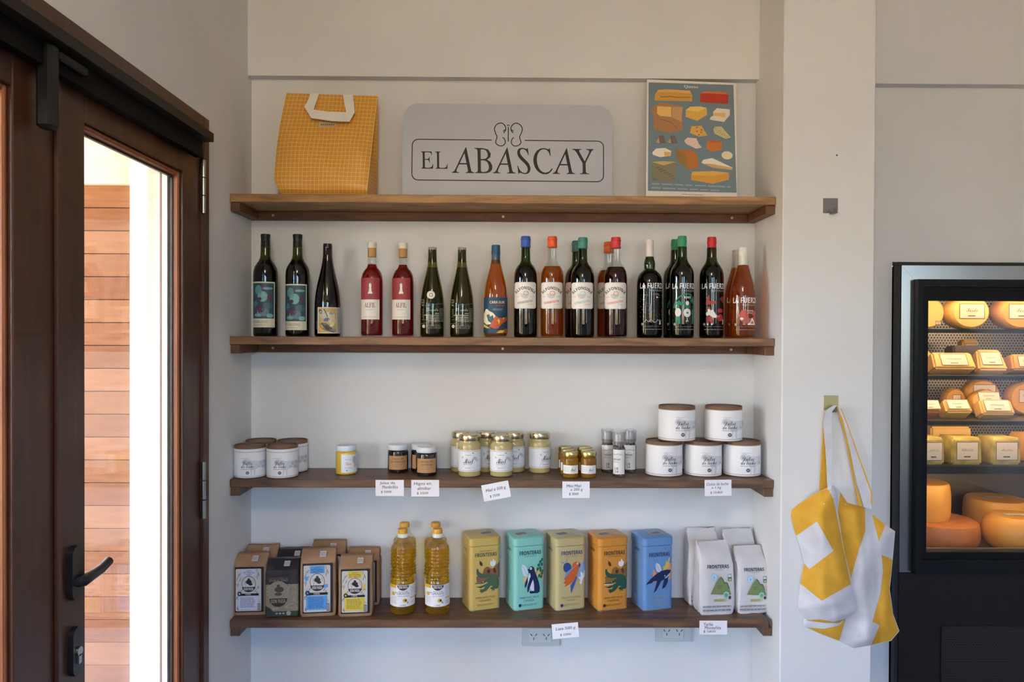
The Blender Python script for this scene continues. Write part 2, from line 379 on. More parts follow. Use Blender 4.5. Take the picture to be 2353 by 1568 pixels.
bm = lathe([(0, 0), (.0085, 0), (.0085, .004), (0, .004)], 16); bmesh.ops.rotate(bm, verts=bm.verts[:], matrix=Matrix.Rotation(radians(90), 3, 'Y')); box(bm, .0, .004, -.0045, .0045, -.022, -.005)
mk('lock_cylinder', bm, STEEL, lp, (.0102, 0, 0))
# black rail over the door
e = atx(488, 318, XL+.05); rz_ = e.z
rl = thing('overhead_rail', 'black flat metal rail running along the head of the wooden glazed door', 'rail', (XL+.012, -1.03, rz_))
mk('lip', B(.0, .042, -1.70+1.03, e.y+1.03, -.010, .012, bev=.001), mat('1c1714', .55, spec=.3), rl)
mk('housing', B(.0, .018, -1.69+1.03, e.y-.012+1.03, -.052, -.010), mat('060606', .7, spec=.15), rl)
b0 = atx(112, 200, XL+.03)
br = mk('latch_body', B(.002, .030, b0.y-.014+1.03, b0.y+.014+1.03, -.155, -.012, bev=.006), mat('0e0d0e', .5, spec=.3), rl)
mk('latch_arm', B(.018, .030, b0.y+.014+1.03, b0.y+.10+1.03, -.034, -.018, bev=.003), mat('0e0d0e', .5, spec=.3), rl)

# ------------------------------------------------------------------ outside: porch wall with boards, ground, trees
STUCCO = noisy('cream_stucco', 'e6dccb', 'f0e8da', nscale=14, rough=.9, bump=.5, k=1.0)
SY = 1.0
pw = thing('porch_wall', 'cream stucco porch wall clad with horizontal brown boards outside the door', 'porch wall', at(250, 1000, SY)*1)
pw.location.z = 0; ox = pw.location.x
xa, xb, xc = at(60, 784, SY).x-ox, at(322, 784, SY).x-ox, at(384, 784, SY).x-ox
zt = at(250, 425, SY).z
mk('backing', B(xa, xb, .02, .12, -.14, zt), mat('5a3a28', .8), pw, (0, SY-SY, 0))
mk('post', B(xb, xc, -.10, .12, -.14, 2.75, bev=.008), STUCCO, pw); mk('lintel', B(xa, xb, -.02, .12, zt, 2.75), STUCCO, pw)
BOARD = [noisy('porch_board_%d' % i, c1_, c2_, scale=(2.5, 30, 24), nscale=2.2, rough=.55, lo=.3, hi=.75, k=1.0) for i, (c1_, c2_) in enumerate((('80502f', '986644'), ('784628', '90603c'), ('8a5a38', 'a27250')))]
ph = (at(250, 530, SY).z-at(250, 1531, SY).z)/19.0; z = zt; i = 0; pl = []
while z > -.10:
    bd = NB(); hgt = ph; prism(bd, [(-.012, -hgt+.004), (.0, -hgt+.004), (.0, 0), (-.006, 0)], xa+.002, xb-.002, 'X')
    mk('board', bd, BOARD[(i*7) % 3], pw, (0, .018, z)); z -= ph; i += 1
struct('porch_shade_roof', B(-6.5, XL-.15, -7.0, 3.0, 2.76, 2.9), STUCCO)  # porch roof, enlarged out of view to keep sky light off the boards
GRASS = noisy('dry_lawn', 'b8955c', 'cca86c', nscale=1.2, rough=.95, k=1.0)
struct('ground', B(-60, 60, -60, 60, -.3, -.17), GRASS)
struct('paving', B(-3.6, 6, -9.5, 2.0, -.20, -.155), noisy('warm_paving', 'd2a878', 'dcb484', nscale=2, rough=.9, k=1.0))
LEAF = noisy('tree_leaf', '4c5c2a', '7d8b4a', nscale=9, rough=.8, k=1.0); BARK = mat('5a4838', .9)
def tree(x, y, h, r, lab, seed):
    rd = random.Random(seed); t = thing('tree', lab, 'tree', (x, y, -.17), group='trees around the lawn outside')
    mk('trunk', tube([(0, 0, 0), (.05, .02, h*.3), (0, 0, h*.6)], [r*.09, r*.07, r*.05]), BARK, t)
    bm = NB()
    for k in range(9):
        q = bmesh.ops.create_icosphere(bm, subdivisions=2, radius=r*(.42+.25*rd.random())); o = Vector((rd.uniform(-1, 1)*r*.6, rd.uniform(-1, 1)*r*.6, h*.62+rd.uniform(-.6, .8)*r*.6))
        for v in q['verts']: v.co = v.co*(1+rd.uniform(-.16, .16))+o
    mk('crown', bm, LEAF, t)
for i, (x, y, h, r) in enumerate(((-8, -24, 5, 2.4), (0, -25, 6, 2.8), (8, -22, 5, 2.4), (17, -25, 6.5, 3), (26, -22, 5, 2.6), (-15, -14, 6, 2.6), (-15, 6, 6, 2.6), (-12, 16, 6, 2.6), (-22, -2, 6, 2.6))):
    tree(x, y, h, r, 'broad green tree standing on the dry lawn outside the windows', i)

# ------------------------------------------------------------------ shelves
def avgz(l): return sum(at(px, py, -SW).z for px, py in l)/len(l)
Z1 = avgz([(528, 449.4), (1160, 445.3), (1783, 451.5)]); Z2 = avgz([(520, 772), (1155, 775), (1785, 780)])
Z3 = avgz([(522, 1100), (1150, 1106), (1781, 1103.3)]); Z4 = avgz([(528, 1421.7), (1160, 1434), (1771, 1420.5)])
TH = .0235; LH = .026
SCREW = mat('a89a7c', .35, .7)
def shelf(Z, label, mb, ml, kind, lx, rx):
    t = thing('wall_shelf', label, 'shelf', (0, 0, Z))
    x0, x1 = at(lx, 800, -SW).x, at(rx, 800, -SW).x
    mk('board', B(max(x0, XL+.001), min(x1, XR-.001), -SW, -.001, -TH, 0, bev=.0016), mb, t)
    bw = .027
    mk('ledger', B(XL+bw+.001, XR-bw-.001, -.022, -.001, -TH-LH, -TH-.0005, bev=.001), ml, t)
    for sx in (0, 1):
        a = XL+.001 if sx == 0 else XR-bw-.001
        mk('bracket', B(a, a+bw, -SW+.006, -.001, -TH-LH, -TH-.0005, bev=.0012), ml, t)
    for px in (632, 1155, 1675):
        x = at(px, 800, 0).x; bm = lathe([(0, .0012), (.0042, .0012), (.0042, .0), (.0012, -.001), (0, -.001)], 12); bmesh.ops.rotate(bm, verts=bm.verts[:], matrix=Matrix.Rotation(radians(90), 3, 'X'))
        mk('screw', bm, SCREW, t, (x, -.0222, -TH-LH*.48))
    return t
shelf(Z1, 'top wooden shelf carrying the checked bag, grey sign and cheese poster', W_LIGHT, W_LEDG, 0, 527, 1783)
shelf(Z2, 'wooden shelf carrying the row of wine and vermouth bottles', W_MID, W_LEDG, 0, 521, 1785)
shelf(Z3, 'dark wooden shelf carrying jars, grinders and white tubs', W_DARK, W_DARK, 0, 522, 1781)
shelf(Z4, 'lowest dark wooden shelf carrying flour bags, oil and tins', W_DARK, W_DARK, 0, 528, 1771)
def c4(px, py): return (px, py+3-11*(1-((px-1150)/622)**2))
def c3(px, py): return (px, py+2.3-4*(1-((px-1150)/622)**2))
def g3(px, py, R=0): p = atz(*c3(px, py), Z3); p.y = min(max(p.y, -SW+.004)+R, -R-.003); p.x = at(px, py, p.y).x; return p
def g4(px, py, R=0): p = atz(*c4(px, py), Z4); p.y = min(max(p.y, -SW+.004)+R, -R-.003); p.x = at(px, py, p.y).x; return p

# ------------------------------------------------------------------ top shelf: cool bag, sign, poster
def checked():
    m = bpy.data.materials.new('checked_cloth'); m.use_nodes = True; t = m.node_tree; b = t.nodes['Principled BSDF']; L = t.links.new
    tc = t.nodes.new('ShaderNodeTexCoord'); sp = t.nodes.new('ShaderNodeSeparateXYZ'); L(tc.outputs['UV'], sp.inputs[0])
    def m_(op, a, v): n = t.nodes.new('ShaderNodeMath'); n.operation = op; L(a, n.inputs[0]); n.inputs[1].default_value = v; return n.outputs[0]
    lines = []
    for ax, w in ((0, .09), (1, .09)): lines.append(m_('LESS_THAN', m_('FRACT', m_('MULTIPLY', sp.outputs[ax], 1/.0125), 0), w))
    mx = t.nodes.new('ShaderNodeMath'); mx.operation = 'MAXIMUM'; L(lines[0], mx.inputs[0]); L(lines[1], mx.inputs[1])
    mc = t.nodes.new('ShaderNodeMixRGB'); mc.inputs[1].default_value = rgb('c58a35'); mc.inputs[2].default_value = rgb('d8bd72'); L(mx.outputs[0], mc.inputs[0]); L(mc.outputs[0], b.inputs['Base Color'])
    b.inputs['Roughness'].default_value = .38; return m
CHECK = checked()
def uvgrid(name, fn, nu, nv, mt, parent, uvs, close=None):
    """grid surface from fn(i/nu, j/nv) with metric UVs"""
    bm = NB(); uvl = bm.loops.layers.uv.new('UVMap'); g = [[bm.verts.new(fn(i/nu, j/nv)) for j in range(nv+1)] for i in range(nu+1)]
    for i in range(nu):
        for j in range(nv):
            f = bm.faces.new((g[i][j], g[i+1][j], g[i+1][j+1], g[i][j+1]))
            for l, (a, b_) in zip(f.loops, ((i, j), (i+1, j), (i+1, j+1), (i, j+1))): l[uvl].uv = (a/nu*uvs[0], b_/nv*uvs[1])
    return mk(name, bm, mt, parent, smooth=True, fix=False)
cb = thing('cool_bag', 'yellow checked insulated lunch bag with white webbing handle on the top shelf', 'bag', at(745, 444, -.13))
cb.location.z = Z1+.001; o = cb.location.copy()
def wp(px, py, Y): return at(px, py, Y)-o
Yf, Yb = -.150, -.035
FBL, FBR, FTL, FTR = wp(628, 438, Yf), wp(843, 443, Yf), wp(658, 214, -.075), wp(868, 221, -.075)
FBL.z = FBR.z = .008
BBL, BBR, BTL, BTR = wp(640, 440, Yb), wp(867, 440, Yb), wp(659, 214, -.071), wp(868.5, 221, -.071)
BBL.z = BBR.z = .008
def lerp(a, b, t): return a+(b-a)*t
def front(u, v):
    p = lerp(lerp(FBL, FBR, u), lerp(FTL, FTR, u), v); e = min(1, 6*min(u, 1-u, v+.05, 1-v))
    p.y -= .022*sin(pi*min(1, v*1.15))*e**.5*(1-.5*v) + .003*sin(9*u+14*v)*e
    if v < .06: p.y += .012*(1-v/.06)**2; p.z = max(p.z, .004)
    if u < .12 and v < .12: p.x += .02*(1-u/.12)*(1-v/.12)
    p.x += .008*sin(pi*v)*(1-2*u)*(1 if u < .5 else .0)*-1; return p
def back(u, v): return lerp(lerp(BBL, BBR, 1-u), lerp(BTL, BTR, 1-u), v)
uvgrid('front_panel', front, 26, 30, CHECK, cb, (.29, .31)); uvgrid('back_panel', back, 6, 10, CHECK, cb, (.29, .31))
def side(s):
    def f(u, v):
        a = front(1 if s else 0, v); b_ = back(0 if s else 1, v); p = lerp(a, b_, u if s else 1-u); k = sin(pi*u)*(1-.2*v)
        p.x += (-.014 if s else .012)*k*min(1, v*3); return p
    return f
uvgrid('side_gusset', side(1), 8, 24, CHECK, cb, (.12, .31)); uvgrid('side_gusset', side(0), 8, 24, CHECK, cb, (.12, .31))
bm = NB(); q = [front(0, 0), front(1, 0), back(0, 0), back(1, 0)]; bm.faces.new([bm.verts.new(p) for p in q]); mk('base_panel', bm, CHECK, cb)
def fp(px, py, lift):                                         # point on the front panel below pixel
    best = None
    u = (px-640)/(856-640); v = (443-py)/(443-218); u = min(max(u, 0), 1); v = min(max(v, 0), 1.0)
    for _ in range(12):
        p = front(u, v)+o; d_ = p-Vector((0, -D, H)); x, y, z_ = d_
        c_ = Vector((d_.dot(R_), d_.dot(U_), d_.dot(Fw))); qx = CX+F*c_.x/c_.y*0+F*c_.x/c_.z; qy = CY-F*c_.y/c_.z
        u += (px-qx)/215*.8; v -= (py-qy)/230*.8; u = min(max(u, 0), 1); v = min(max(v, 0), 1)
    p = front(u, v); p.y -= lift; return p
WEB = mat('d3cfc6', .7)
def strap(Lp, Rp, lift): return ribbon([fp(a, b, l) for (a, b), l in zip(Lp, lift)], [fp(a, b, l) for (a, b), l in zip(Rp, lift)], .002)
mk('handle', strap([(714, 216), (711, 232), (703, 250)], [(734, 216), (730, 235), (724, 257)], (.004, .012, .018)), WEB, cb)
mk('handle', strap([(789, 218), (793, 240), (799, 264)], [(811, 218), (815, 240), (818, 263)], (.004, .012, .018)), WEB, cb)
mk('handle', strap([(703, 250), (725, 257), (757, 262), (790, 263), (818, 263)], [(719, 276), (740, 279), (765, 283), (790, 284), (806, 284)], (.019, .021, .022, .021, .019)), WEB, cb)
bm = NB(); bm.faces.new([bm.verts.new(fp(a, b, .003)) for a, b in ((733, 292), (773, 292), (773, 281), (733, 281))]); tg = mk('brand_tag', bm, mat('b5a68c', .7), cb)
bm = NB()
for k in range(7):
    a = 738+k*4.6; bm.faces.new([bm.verts.new(fp(x, y, .0036)) for x, y in ((a, 289), (a+3, 289), (a+3, 285.5), (a, 285.5))])
mk('tag_print', bm, mat('6f6248', .7), tg)

# sign
sg = thing('shop_sign', 'grey rounded sign board lettered EL ABASCAY with a looped butterfly emblem', 'sign', at(1166, 444, -.10))
sg.location.z = Z1+.001; s1 = S(-.10); DV = (at(1166, 444, -.10).z-Z1)/s1; SGH = 205
sg.rotation_euler = (radians(-3.5), radians(.2), 0)
bm = NB(); prism(bm, [(a*s1, b*s1) for a, b in rrect(-241, 0, 240, SGH, 5)[:0]+[(240, 0), (240, 170+DV)]+[(205+35*cos(t), 170+DV+35*sin(t)) for t in [pi/2*i/8 for i in range(9)]]+[(-206+35*cos(t), 170+DV+35*sin(t)) for t in [pi/2+pi/2*i/8 for i in range(9)]]+[(-241, 0)]], -.007, .007)
mk('panel', bm, [mat('b4b8c4', .42, k=1.0)], sg)
P = Print(); INK = '151415'
P.text('EL', 997.5-1166, 444-371, 62, 40, INK, 1, 'slim'); P.text('ABASCAY', 1200.5-1166, 444-371, 325, 61, INK, 1, 'slim')
fx0, fx1, fy0, fy1, rr_ = 947-1166, 1386-1166, 444-417.5, 444-323, 14
P.line([(1129-1166, fy1)]+[(fx0+rr_+rr_*cos(t), fy1-rr_+rr_*sin(t)) for t in [pi/2+pi/2*i/6 for i in range(7)]]+[(fx0+rr_+rr_*cos(t), fy0+rr_+rr_*sin(t)) for t in [pi+pi/2*i/6 for i in range(7)]]+[(fx1-rr_+rr_*cos(t), fy0+rr_+rr_*sin(t)) for t in [-pi/2+pi/2*i/6 for i in range(7)]]+[(fx1-rr_+rr_*cos(t), fy1-rr_+rr_*sin(t)) for t in [pi/2*i/6 for i in range(7)]]+[(1205-1166, fy1)], 2.2, INK, 1)
lobe = [(27, 317), (24, 323), (19, 317), (23, 331), (29, 336), (16, 336), (0, 0)]
def cat_(pts, n=6):
    out = []
    for i in range(len(pts)-1):
        p0, p1, p2, p3 = [Vector(pts[max(0, min(len(pts)-1, j))]) for j in (i-1, i, i+1, i+2)]
        for k in range(n):
            t = k/n; out.append(tuple(.5*((2*p1)+(p2-p0)*t+(2*p0-5*p1+4*p2-p3)*t*t+(3*p1-p0-3*p2+p3)*t**3)))
    return out+[tuple(pts[-1])]
LB = [(5, 143), (9, 140), (7, 135), (7, 155), (13, 160), (22, 160), (31, 152), (31, 141), (26, 129), (28, 117), (23, 109), (14, 108), (7, 114), (8, 124), (12, 127)]
LB = [(11, 138), (6, 146), (8, 155), (16, 161), (26, 158), (32, 148), (29, 136), (26, 128), (29, 116), (23, 109), (13, 108), (7, 115), (9, 124), (13, 127)]
for sgn in (-1, 1):
    P.line([(sgn*a+1, b) for a, b in cat_(LB)], 2.2, INK, 1); P.line([(sgn*a+1, b) for a, b in ((11, 138), (8, 141), (12, 143), (6, 146))], 2, INK, 1)
P.line([(1, 118), (1, 152)], 2.2, INK, 1); P.line([(-2, 156), (4, 156)], 2.2, INK, 1)
P.build('lettering', sg, lambda u, v, e: (u*s1, -.0073-e, (v+DV)*s1))

# poster
PTL, PTR, PBL = (1472, 164), (1680, 172), (1484, 446)
wU = hypot(PTR[0]-PTL[0], PTR[1]-PTL[1]); hV = hypot(PBL[0]-PTL[0], PBL[1]-PTL[1])
def puv(zx, zy):                                              # zoom pixel -> poster px (origin bottom left)
    x = 1160+zx/3.3614; y = 130+zy/3.3614; ax, ay = (PTR[0]-PTL[0])/wU, (PTR[1]-PTL[1])/wU; bx, by = (PBL[0]-PTL[0])/hV, (PBL[1]-PTL[1])/hV
    dx, dy = x-PTL[0], y-PTL[1]; det = ax*by-ay*bx; return ((dx*by-dy*bx)/det, hV-(ax*dy-ay*dx)/det)
po = thing('cheese_poster', 'blue cheese poster titled Queso leaning on the wall above the top shelf', 'poster', at(1484, 447, -.105))
po.location.z = Z1+.001; sp_ = S(-.10); po.rotation_euler = (radians(-9), radians(2.0), 0)
PV = (at(1484, 447, -.105).z-Z1)/sp_; mk('sheet', B(0, (wU+2)*sp_, 0, .003, 0, (hV+PV)*sp_), mat('cfc8c2', .5), po)
P = Print(); BL = '66767f'
P.poly([puv(1062, 140), puv(1734, 157), puv(1790, 1046), puv(1103, 1034)], BL, 1)
def pp(pts, c, ly=2): P.poly([puv(a, b) for a, b in pts], c, ly)
a = puv(1400, 177); P.text('Queso', a[0], a[1], 33, 9, 'c9c6b8', 2, 'serif')
pp([(1115, 293), (1118, 240), (1140, 205), (1200, 200), (1390, 208), (1412, 245), (1412, 298)], 'b98a3c'); pp([(1130, 225), (1145, 203), (1200, 198), (1390, 207), (1405, 232), (1260, 222)], 'c99a55', 3); P.line([puv(1160, 263), puv(1240, 258), puv(1300, 265), puv(1400, 264)], 1.6, '6a5a30', 3)
pp([(1475, 305), (1475, 230), (1500, 214), (1600, 212), (1680, 222), (1697, 240), (1697, 318)], 'a8341c'); pp([(1475, 230), (1500, 214), (1600, 212), (1680, 222), (1697, 238), (1580, 232)], 'bd6a3c', 3)
pp([(1092, 365), (1110, 335), (1160, 310), (1230, 315), (1345, 340), (1340, 420), (1345, 540), (1250, 560), (1120, 535), (1115, 430)], '9a7048'); pp([(1140, 340), (1250, 345), (1255, 430), (1165, 420), (1140, 400)], 'd0a860', 3); pp([(1255, 345), (1340, 345), (1335, 470), (1260, 430)], 'b08860', 3); P.line([puv(1170, 450), puv(1250, 470), puv(1310, 530)], 1.5, '7a5433', 4)
pp([(1366, 370), (1400, 343), (1480, 340), (1530, 352), (1535, 410), (1460, 460), (1368, 428)], 'c9a046'); pp([(1366, 370), (1400, 343), (1480, 340), (1530, 352), (1462, 385)], 'd6b366', 3)
pp([(1582, 385), (1610, 353), (1712, 363), (1715, 410), (1670, 468), (1560, 450), (1562, 430), (1585, 415)], 'cfc3b0'); pp([(1585, 390), (1680, 395), (1680, 430), (1585, 415)], 'c9a867', 3)
pp([(1408, 560), (1415, 505), (1495, 500), (1545, 580), (1480, 590)], 'c99a4c')
for zx, zy in ((1460, 515), (1497, 535), (1462, 547), (1495, 555), (1478, 575)): a = puv(zx, zy); P.ell(a[0], a[1], 2.6, 1.8, '9a5f2c', 3, 8)
pp([(1590, 530), (1600, 508), (1650, 505), (1730, 595), (1690, 608), (1600, 565)], 'b5ab7c')
for k in range(10): a = puv(1605+k*11, 520+k*7+(k % 3)*9); P.ell(a[0], a[1], 1.6, .8, '5f6850', 3, 6)
for dx in (0, 90): pp([(1145+dx, 640), (1170+dx, 582), (1200+dx, 580), (1225+dx, 645), (1160+dx, 650)], '6a5a52'); pp([(1145+dx, 640), (1165+dx, 600), (1175+dx, 648)], 'a58a6a', 3)
pp([(1365, 625), (1390, 598), (1460, 605), (1480, 650), (1505, 680), (1460, 690), (1380, 650)], 'c9b3a5'); pp([(1545, 625), (1600, 620), (1660, 630), (1660, 700), (1585, 714), (1542, 690)], 'b06c30'); pp([(1545, 625), (1600, 620), (1660, 630), (1600, 645)], 'b3563a', 3)
pp([(1122, 720), (1150, 690), (1220, 685), (1268, 710), (1265, 750), (1180, 760), (1125, 740)], 'd3ccbd'); pp([(1210, 715), (1265, 720), (1260, 750), (1220, 752)], 'c9a04c', 3)
pp([(1297, 700), (1430, 698), (1470, 735), (1488, 845), (1405, 860), (1330, 800)], 'a8662c'); pp([(1297, 700), (1385, 730), (1405, 860), (1330, 800)], '8a6a34', 3)
a = puv(1705, 743); P.ell(a[0], a[1], 13, 10, 'cbbda0', 2, 18)
pp([(1508, 805), (1520, 780), (1590, 766), (1755, 845), (1745, 862), (1600, 840)], 'd2cbb8'); pp([(1510, 810), (1600, 815), (1755, 845), (1745, 862), (1600, 845)], 'b99a60', 3)
pp([(1122, 800), (1210, 795), (1310, 798), (1312, 945), (1220, 965), (1125, 935)], '77705c'); pp([(1122, 800), (1210, 793), (1310, 798), (1215, 828)], 'b59a62', 3)
for k in range(26): a = puv(1130+(k*67) % 175, 835+(k*41) % 110); P.ell(a[0], a[1], 1.5, 1, '45443c', 3, 6)
pp([(1432, 905), (1440, 878), (1600, 872), (1725, 885), (1728, 940), (1605, 975), (1435, 945)], 'c08e36'); pp([(1432, 905), (1440, 878), (1600, 872), (1725, 885), (1605, 912)], 'cda04c', 3)
a = puv(1130, 1025); b_ = puv(1770, 985); P.fine(a[0], a[1], b_[0], b_[1], 2, '8b98a2', 2, .3, 4)
a = puv(1370, 1060); P.fine(a[0], a[1]-1, a[0]+52, a[1]+1, 1, '4a4a4a', 2, .5, 4)
P.build('print', po, lambda u, v, e: (u*sp_, -.0003-e, (v+PV)*sp_))

# ------------------------------------------------------------------ bottles on the second shelf
BORD = [(0, 0), (.90, 0), (.98, .012), (1, .03), (1, .60), (.975, .64), (.90, .675), (.76, .705), (.58, .735), (.46, .765), (.41, .80), (.39, .93)]
VERM = [(0, 0), (.90, 0), (.98, .012), (1, .03), (1, .575), (.97, .625), (.89, .665), (.74, .70), (.54, .725), (.42, .755), (.39, .80), (.37, .90)]
BURG = [(0, 0), (.90, 0), (.98, .012), (1, .03), (1, .28), (.985, .36), (.93, .45), (.82, .545), (.66, .645), (.52, .73), (.42, .80), (.37, .86), (.35, .95)]
HOCK = [(0, 0), (.90, 0), (.98, .012), (1, .03), (1, .44), (.97, .51), (.88, .59), (.74, .66), (.58, .74), (.45, .81), (.40, .86), (.38, .93)]
PORT = [(0, 0), (.90, 0), (.98, .012), (1, .03), (1, .52), (.985, .57), (.92, .62), (.78, .655), (.58, .68), (.42, .70), (.44, .735), (.44, .76), (.39, .79), (.31, .83), (.30, .93)]
def rad_at(prof, z):
    for (r0, z0), (r1, z1) in zip(prof, prof[1:]):
        if z0 <= z <= z1: return r0+(r1-r0)*(z-z0)/max(1e-9, z1-z0)
    return prof[-1][0]
G_OLIVE = glassy('olive_glass', (.24, .30, .05), ior=1.6); G_BROWN = glassy('brown_glass', (.16, .06, .03), ior=1.6); G_CLEAR = glassy('clear_glass', (.93, .94, .92), ior=1.6); G_GREEN = glassy('green_glass', (.44, .46, .10), ior=1.6); G_DKGREEN = glassy('dark_green_glass', (.16, .24, .05), ior=1.6)
L_BLACK = glassy('dark_wine', (.015, .006, .012), solid=.5, solid_col=(.006, .004, .008), ior=1.05); L_RED = glassy('red_wine', (.010, .004, .004), solid=.5, solid_col=(.012, .003, .004), ior=1.05)
L_ROSE = glassy('rose_wine', (.66, .06, .05), solid=.34, refr=.35, solid_col=(.30, .012, .016), ior=1.1); L_AMBER = glassy('amber_vermouth', (.86, .42, .045), solid=.18, refr=.4, solid_col=(.60, .17, .008), ior=1.1)
L_WHITE = glassy('green_tinged_wine', (.66, .64, .16), solid=.30, refr=.3, solid_col=(.10, .10, .010), ior=1.1); L_ORANGE = glassy('orange_wine', (.89, .44, .06), solid=.24, refr=.35, solid_col=(.75, .22, .015), ior=1.1)
L_ROSSO = glassy('red_vermouth', (.20, .012, .012), solid=.5, solid_col=(.06, .005, .007), ior=1.1)
GRP = {}
def bottle(cx, top, base, w, prof, glass, liq, lvl, cap, label, Y=-.095, pr=None, cap_prof=None, capm=None, arcmap=None, group=None, name='wine_bottle', inner=None, extra=None):
    """cap: (px height) of the stopper/capsule from the top; lvl: liquid level as fraction"""
    b = at(cx, 800, Y); s = S(Y); Hh = (base-top)*s; Rm = w/2*s
    t = thing(name, label, 'bottle', (b.x, Y, Z2+.0005), group=group)
    topz = 1-(cap[0]*.5)/(base-top)
    body = [(r*Rm, z*Hh) for r, z in prof if z < topz-.01]+[(rad_at(prof, topz-.01)*Rm, (topz-.005)*Hh), (0, topz*Hh)]
    mk('glass_body', lathe(body, 32), glass, t, smooth=True)
    ins = [(0, .012*Hh), (.86*Rm, .012*Hh)]+[(max(r-.05, .02)*Rm, z*Hh) for r, z in prof if .02 < z < lvl]+[(max(rad_at(prof, lvl)-.05, .02)*Rm, lvl*Hh), (0, lvl*Hh)]
    mk('liquid', lathe(ins, 24), liq, t, smooth=True)
    h = cap[0]*s; r = cap[1]/2*s
    cp = cap_prof or [(1, 0), (1, .88), (.93, 1), (0, 1)]
    mk('cap', lathe([(0, Hh-h)]+[(r*a, Hh-h+h*z) for a, z in cp], 24), capm, t, smooth=True)
    if inner: mk('cork', lathe([(0, Hh-h-inner[0]*s), (r*.93, Hh-h-inner[0]*s), (r*.93, Hh-h), (0, Hh-h)], 20), inner[1], t, smooth=True)
    if extra: extra(t, s, Hh, Rm)
    if pr:
        P = Print(); pr(P); fn = cyla(Rm, w/2, arcmap+turn(b.x, Y)) if arcmap is not None else cyl(Rm, w/2, turn(b.x, Y))
        P.build('label', t, fn, cut=3, matargs=dict(rough=.5))
    return t
def art_label(v0, v1, u0, u1, seed):
    def f(P):
        P.rect(u0, v0, u1, v1, 'cbc5b2', 1); a0, a1, b0, b1 = u0+.5, u1-2, v0+20, v1-3; P.rect(a0, b0, a1, b1, '2c4a55', 2)
        rd = random.Random(seed)
        def bl(x, y, rx, ry, c, ly=3, rot=0): P.ell(a0+x*(a1-a0), b0+y*(b1-b0), rx*(a1-a0), ry*(b1-b0), c, ly, 14, rot)
        bl(.45, .62, .24, .15, '6fa3a0'); bl(.25, .80, .16, .14, '55868a'); bl(.58, .86, .18, .06, '5a3f5c', 4); bl(.70, .85, .24, .035, '6c9a9c', 5); bl(.30, .55, .10, .05, '4a2c44', 5)
        bl(.78, .60, .12, .07, '5c2f4c', 4); bl(.30, .27, .24, .12, '3a3c5c', 4); bl(.28, .24, .15, .07, '5d2f55', 5); bl(.70, .36, .22, .10, '3f6368', 4); bl(.55, .18, .22, .12, '58707c', 4); bl(.80, .08, .16, .06, '6fa5a2', 5); bl(.25, .10, .18, .06, '5b8a90', 4); bl(.88, .45, .07, .16, '284048', 4); bl(.12, .40, .09, .10, '47757c', 4)
        P.line([(a0+4, b0+7), (a0+15, b0+8)], 1, 'a8c4c4', 6); P.line([(a0+10, b0+8), (a0+10, b0+17)], 1, '9fbcbc', 6)
        P.text('PUEBLERINO', (u0+u1)/2-6, v0+12.5, 31, 6, '857a66', 2, 'plain'); P.fine(u0+3, v0+3.5, u1-18, v0+7, 1, 'a39a86', 2, .45, seed)
    return f
def red_cap(h): return [(1, 0), (.97, .02), (.97, .74), (1.03, .78), (1.03, .95), (.97, 1), (0, 1)]
G1 = 'dark red wine bottles with teal painted labels'
FOIL = mat('12140f', .4)
bottle(610, 538, 771, 54, BORD, G_OLIVE, L_BLACK, .745, (30, 21), 'dark wine bottle with teal painted label set closest to the left wall', pr=art_label(20, 123, -26.5, 20, 3), cap_prof=red_cap(0), capm=FOIL, group=G1)
bottle(683.5, 538, 771, 54, BORD, G_OLIVE, L_BLACK, .745, (30, 21), 'dark wine bottle with teal painted label beside the sloping burgundy bottle', pr=art_label(14, 118, -26.5, 20, 3), cap_prof=red_cap(0), capm=FOIL, group=G1)
def burg_label(P):
    P.rect(-21.5, 7, 27.5, 66, 'c9c4b8', 1); P.rect(-19.5, 9, 19, 64, 'b09a62', 2); P.rect(20.5, 9, 27, 64, 'a9a4a0', 2)
    for x, y, rx, ry, c, r in ((-10, 50, 8, 10, 'a8a89a', .4), (6, 48, 11, 7, 'b9b5a0', -.3), (8, 52, 4, 2.5, '3f4f78', 0), (-2, 38, 7, 4, '54608a', .3), (10, 36, 8, 10, 'c2b48a', .2), (-5, 22, 13, 8, '6a5f55', -.5), (2, 20, 9, 4, '3c3848', -.5), (12, 14, 7, 4, '8a7f9a', 0), (-14, 18, 5, 9, 'c79f55', .2), (-15, 56, 3.5, 5, '54422e', .4), (10, 26, 6, 3, 'd0c8b0', .6)): P.ell(x, y, rx, ry, c, 3, 14, r)
    P.line([(-8, 62), (-3, 52), (0, 44)], 1.6, '2f3340', 4); P.line([(-12, 30), (0, 14), (14, 10)], 1.8, '2f2a30', 4); P.text('CRIOLLA', 23.8, 33, 24, 3.5, '6f6a66', 3, 'plain', rot=pi/2)
bottle(752.5, 559, 771, 58.5, BURG, G_BROWN, L_RED, .84, (14, 20), 'dark sloping wine bottle with a small square abstract painted label', pr=burg_label, capm=mat('1d1618', .35), cap_prof=[(1, 0), (1.02, .1), (1.02, .6), (.95, 1), (0, 1)])
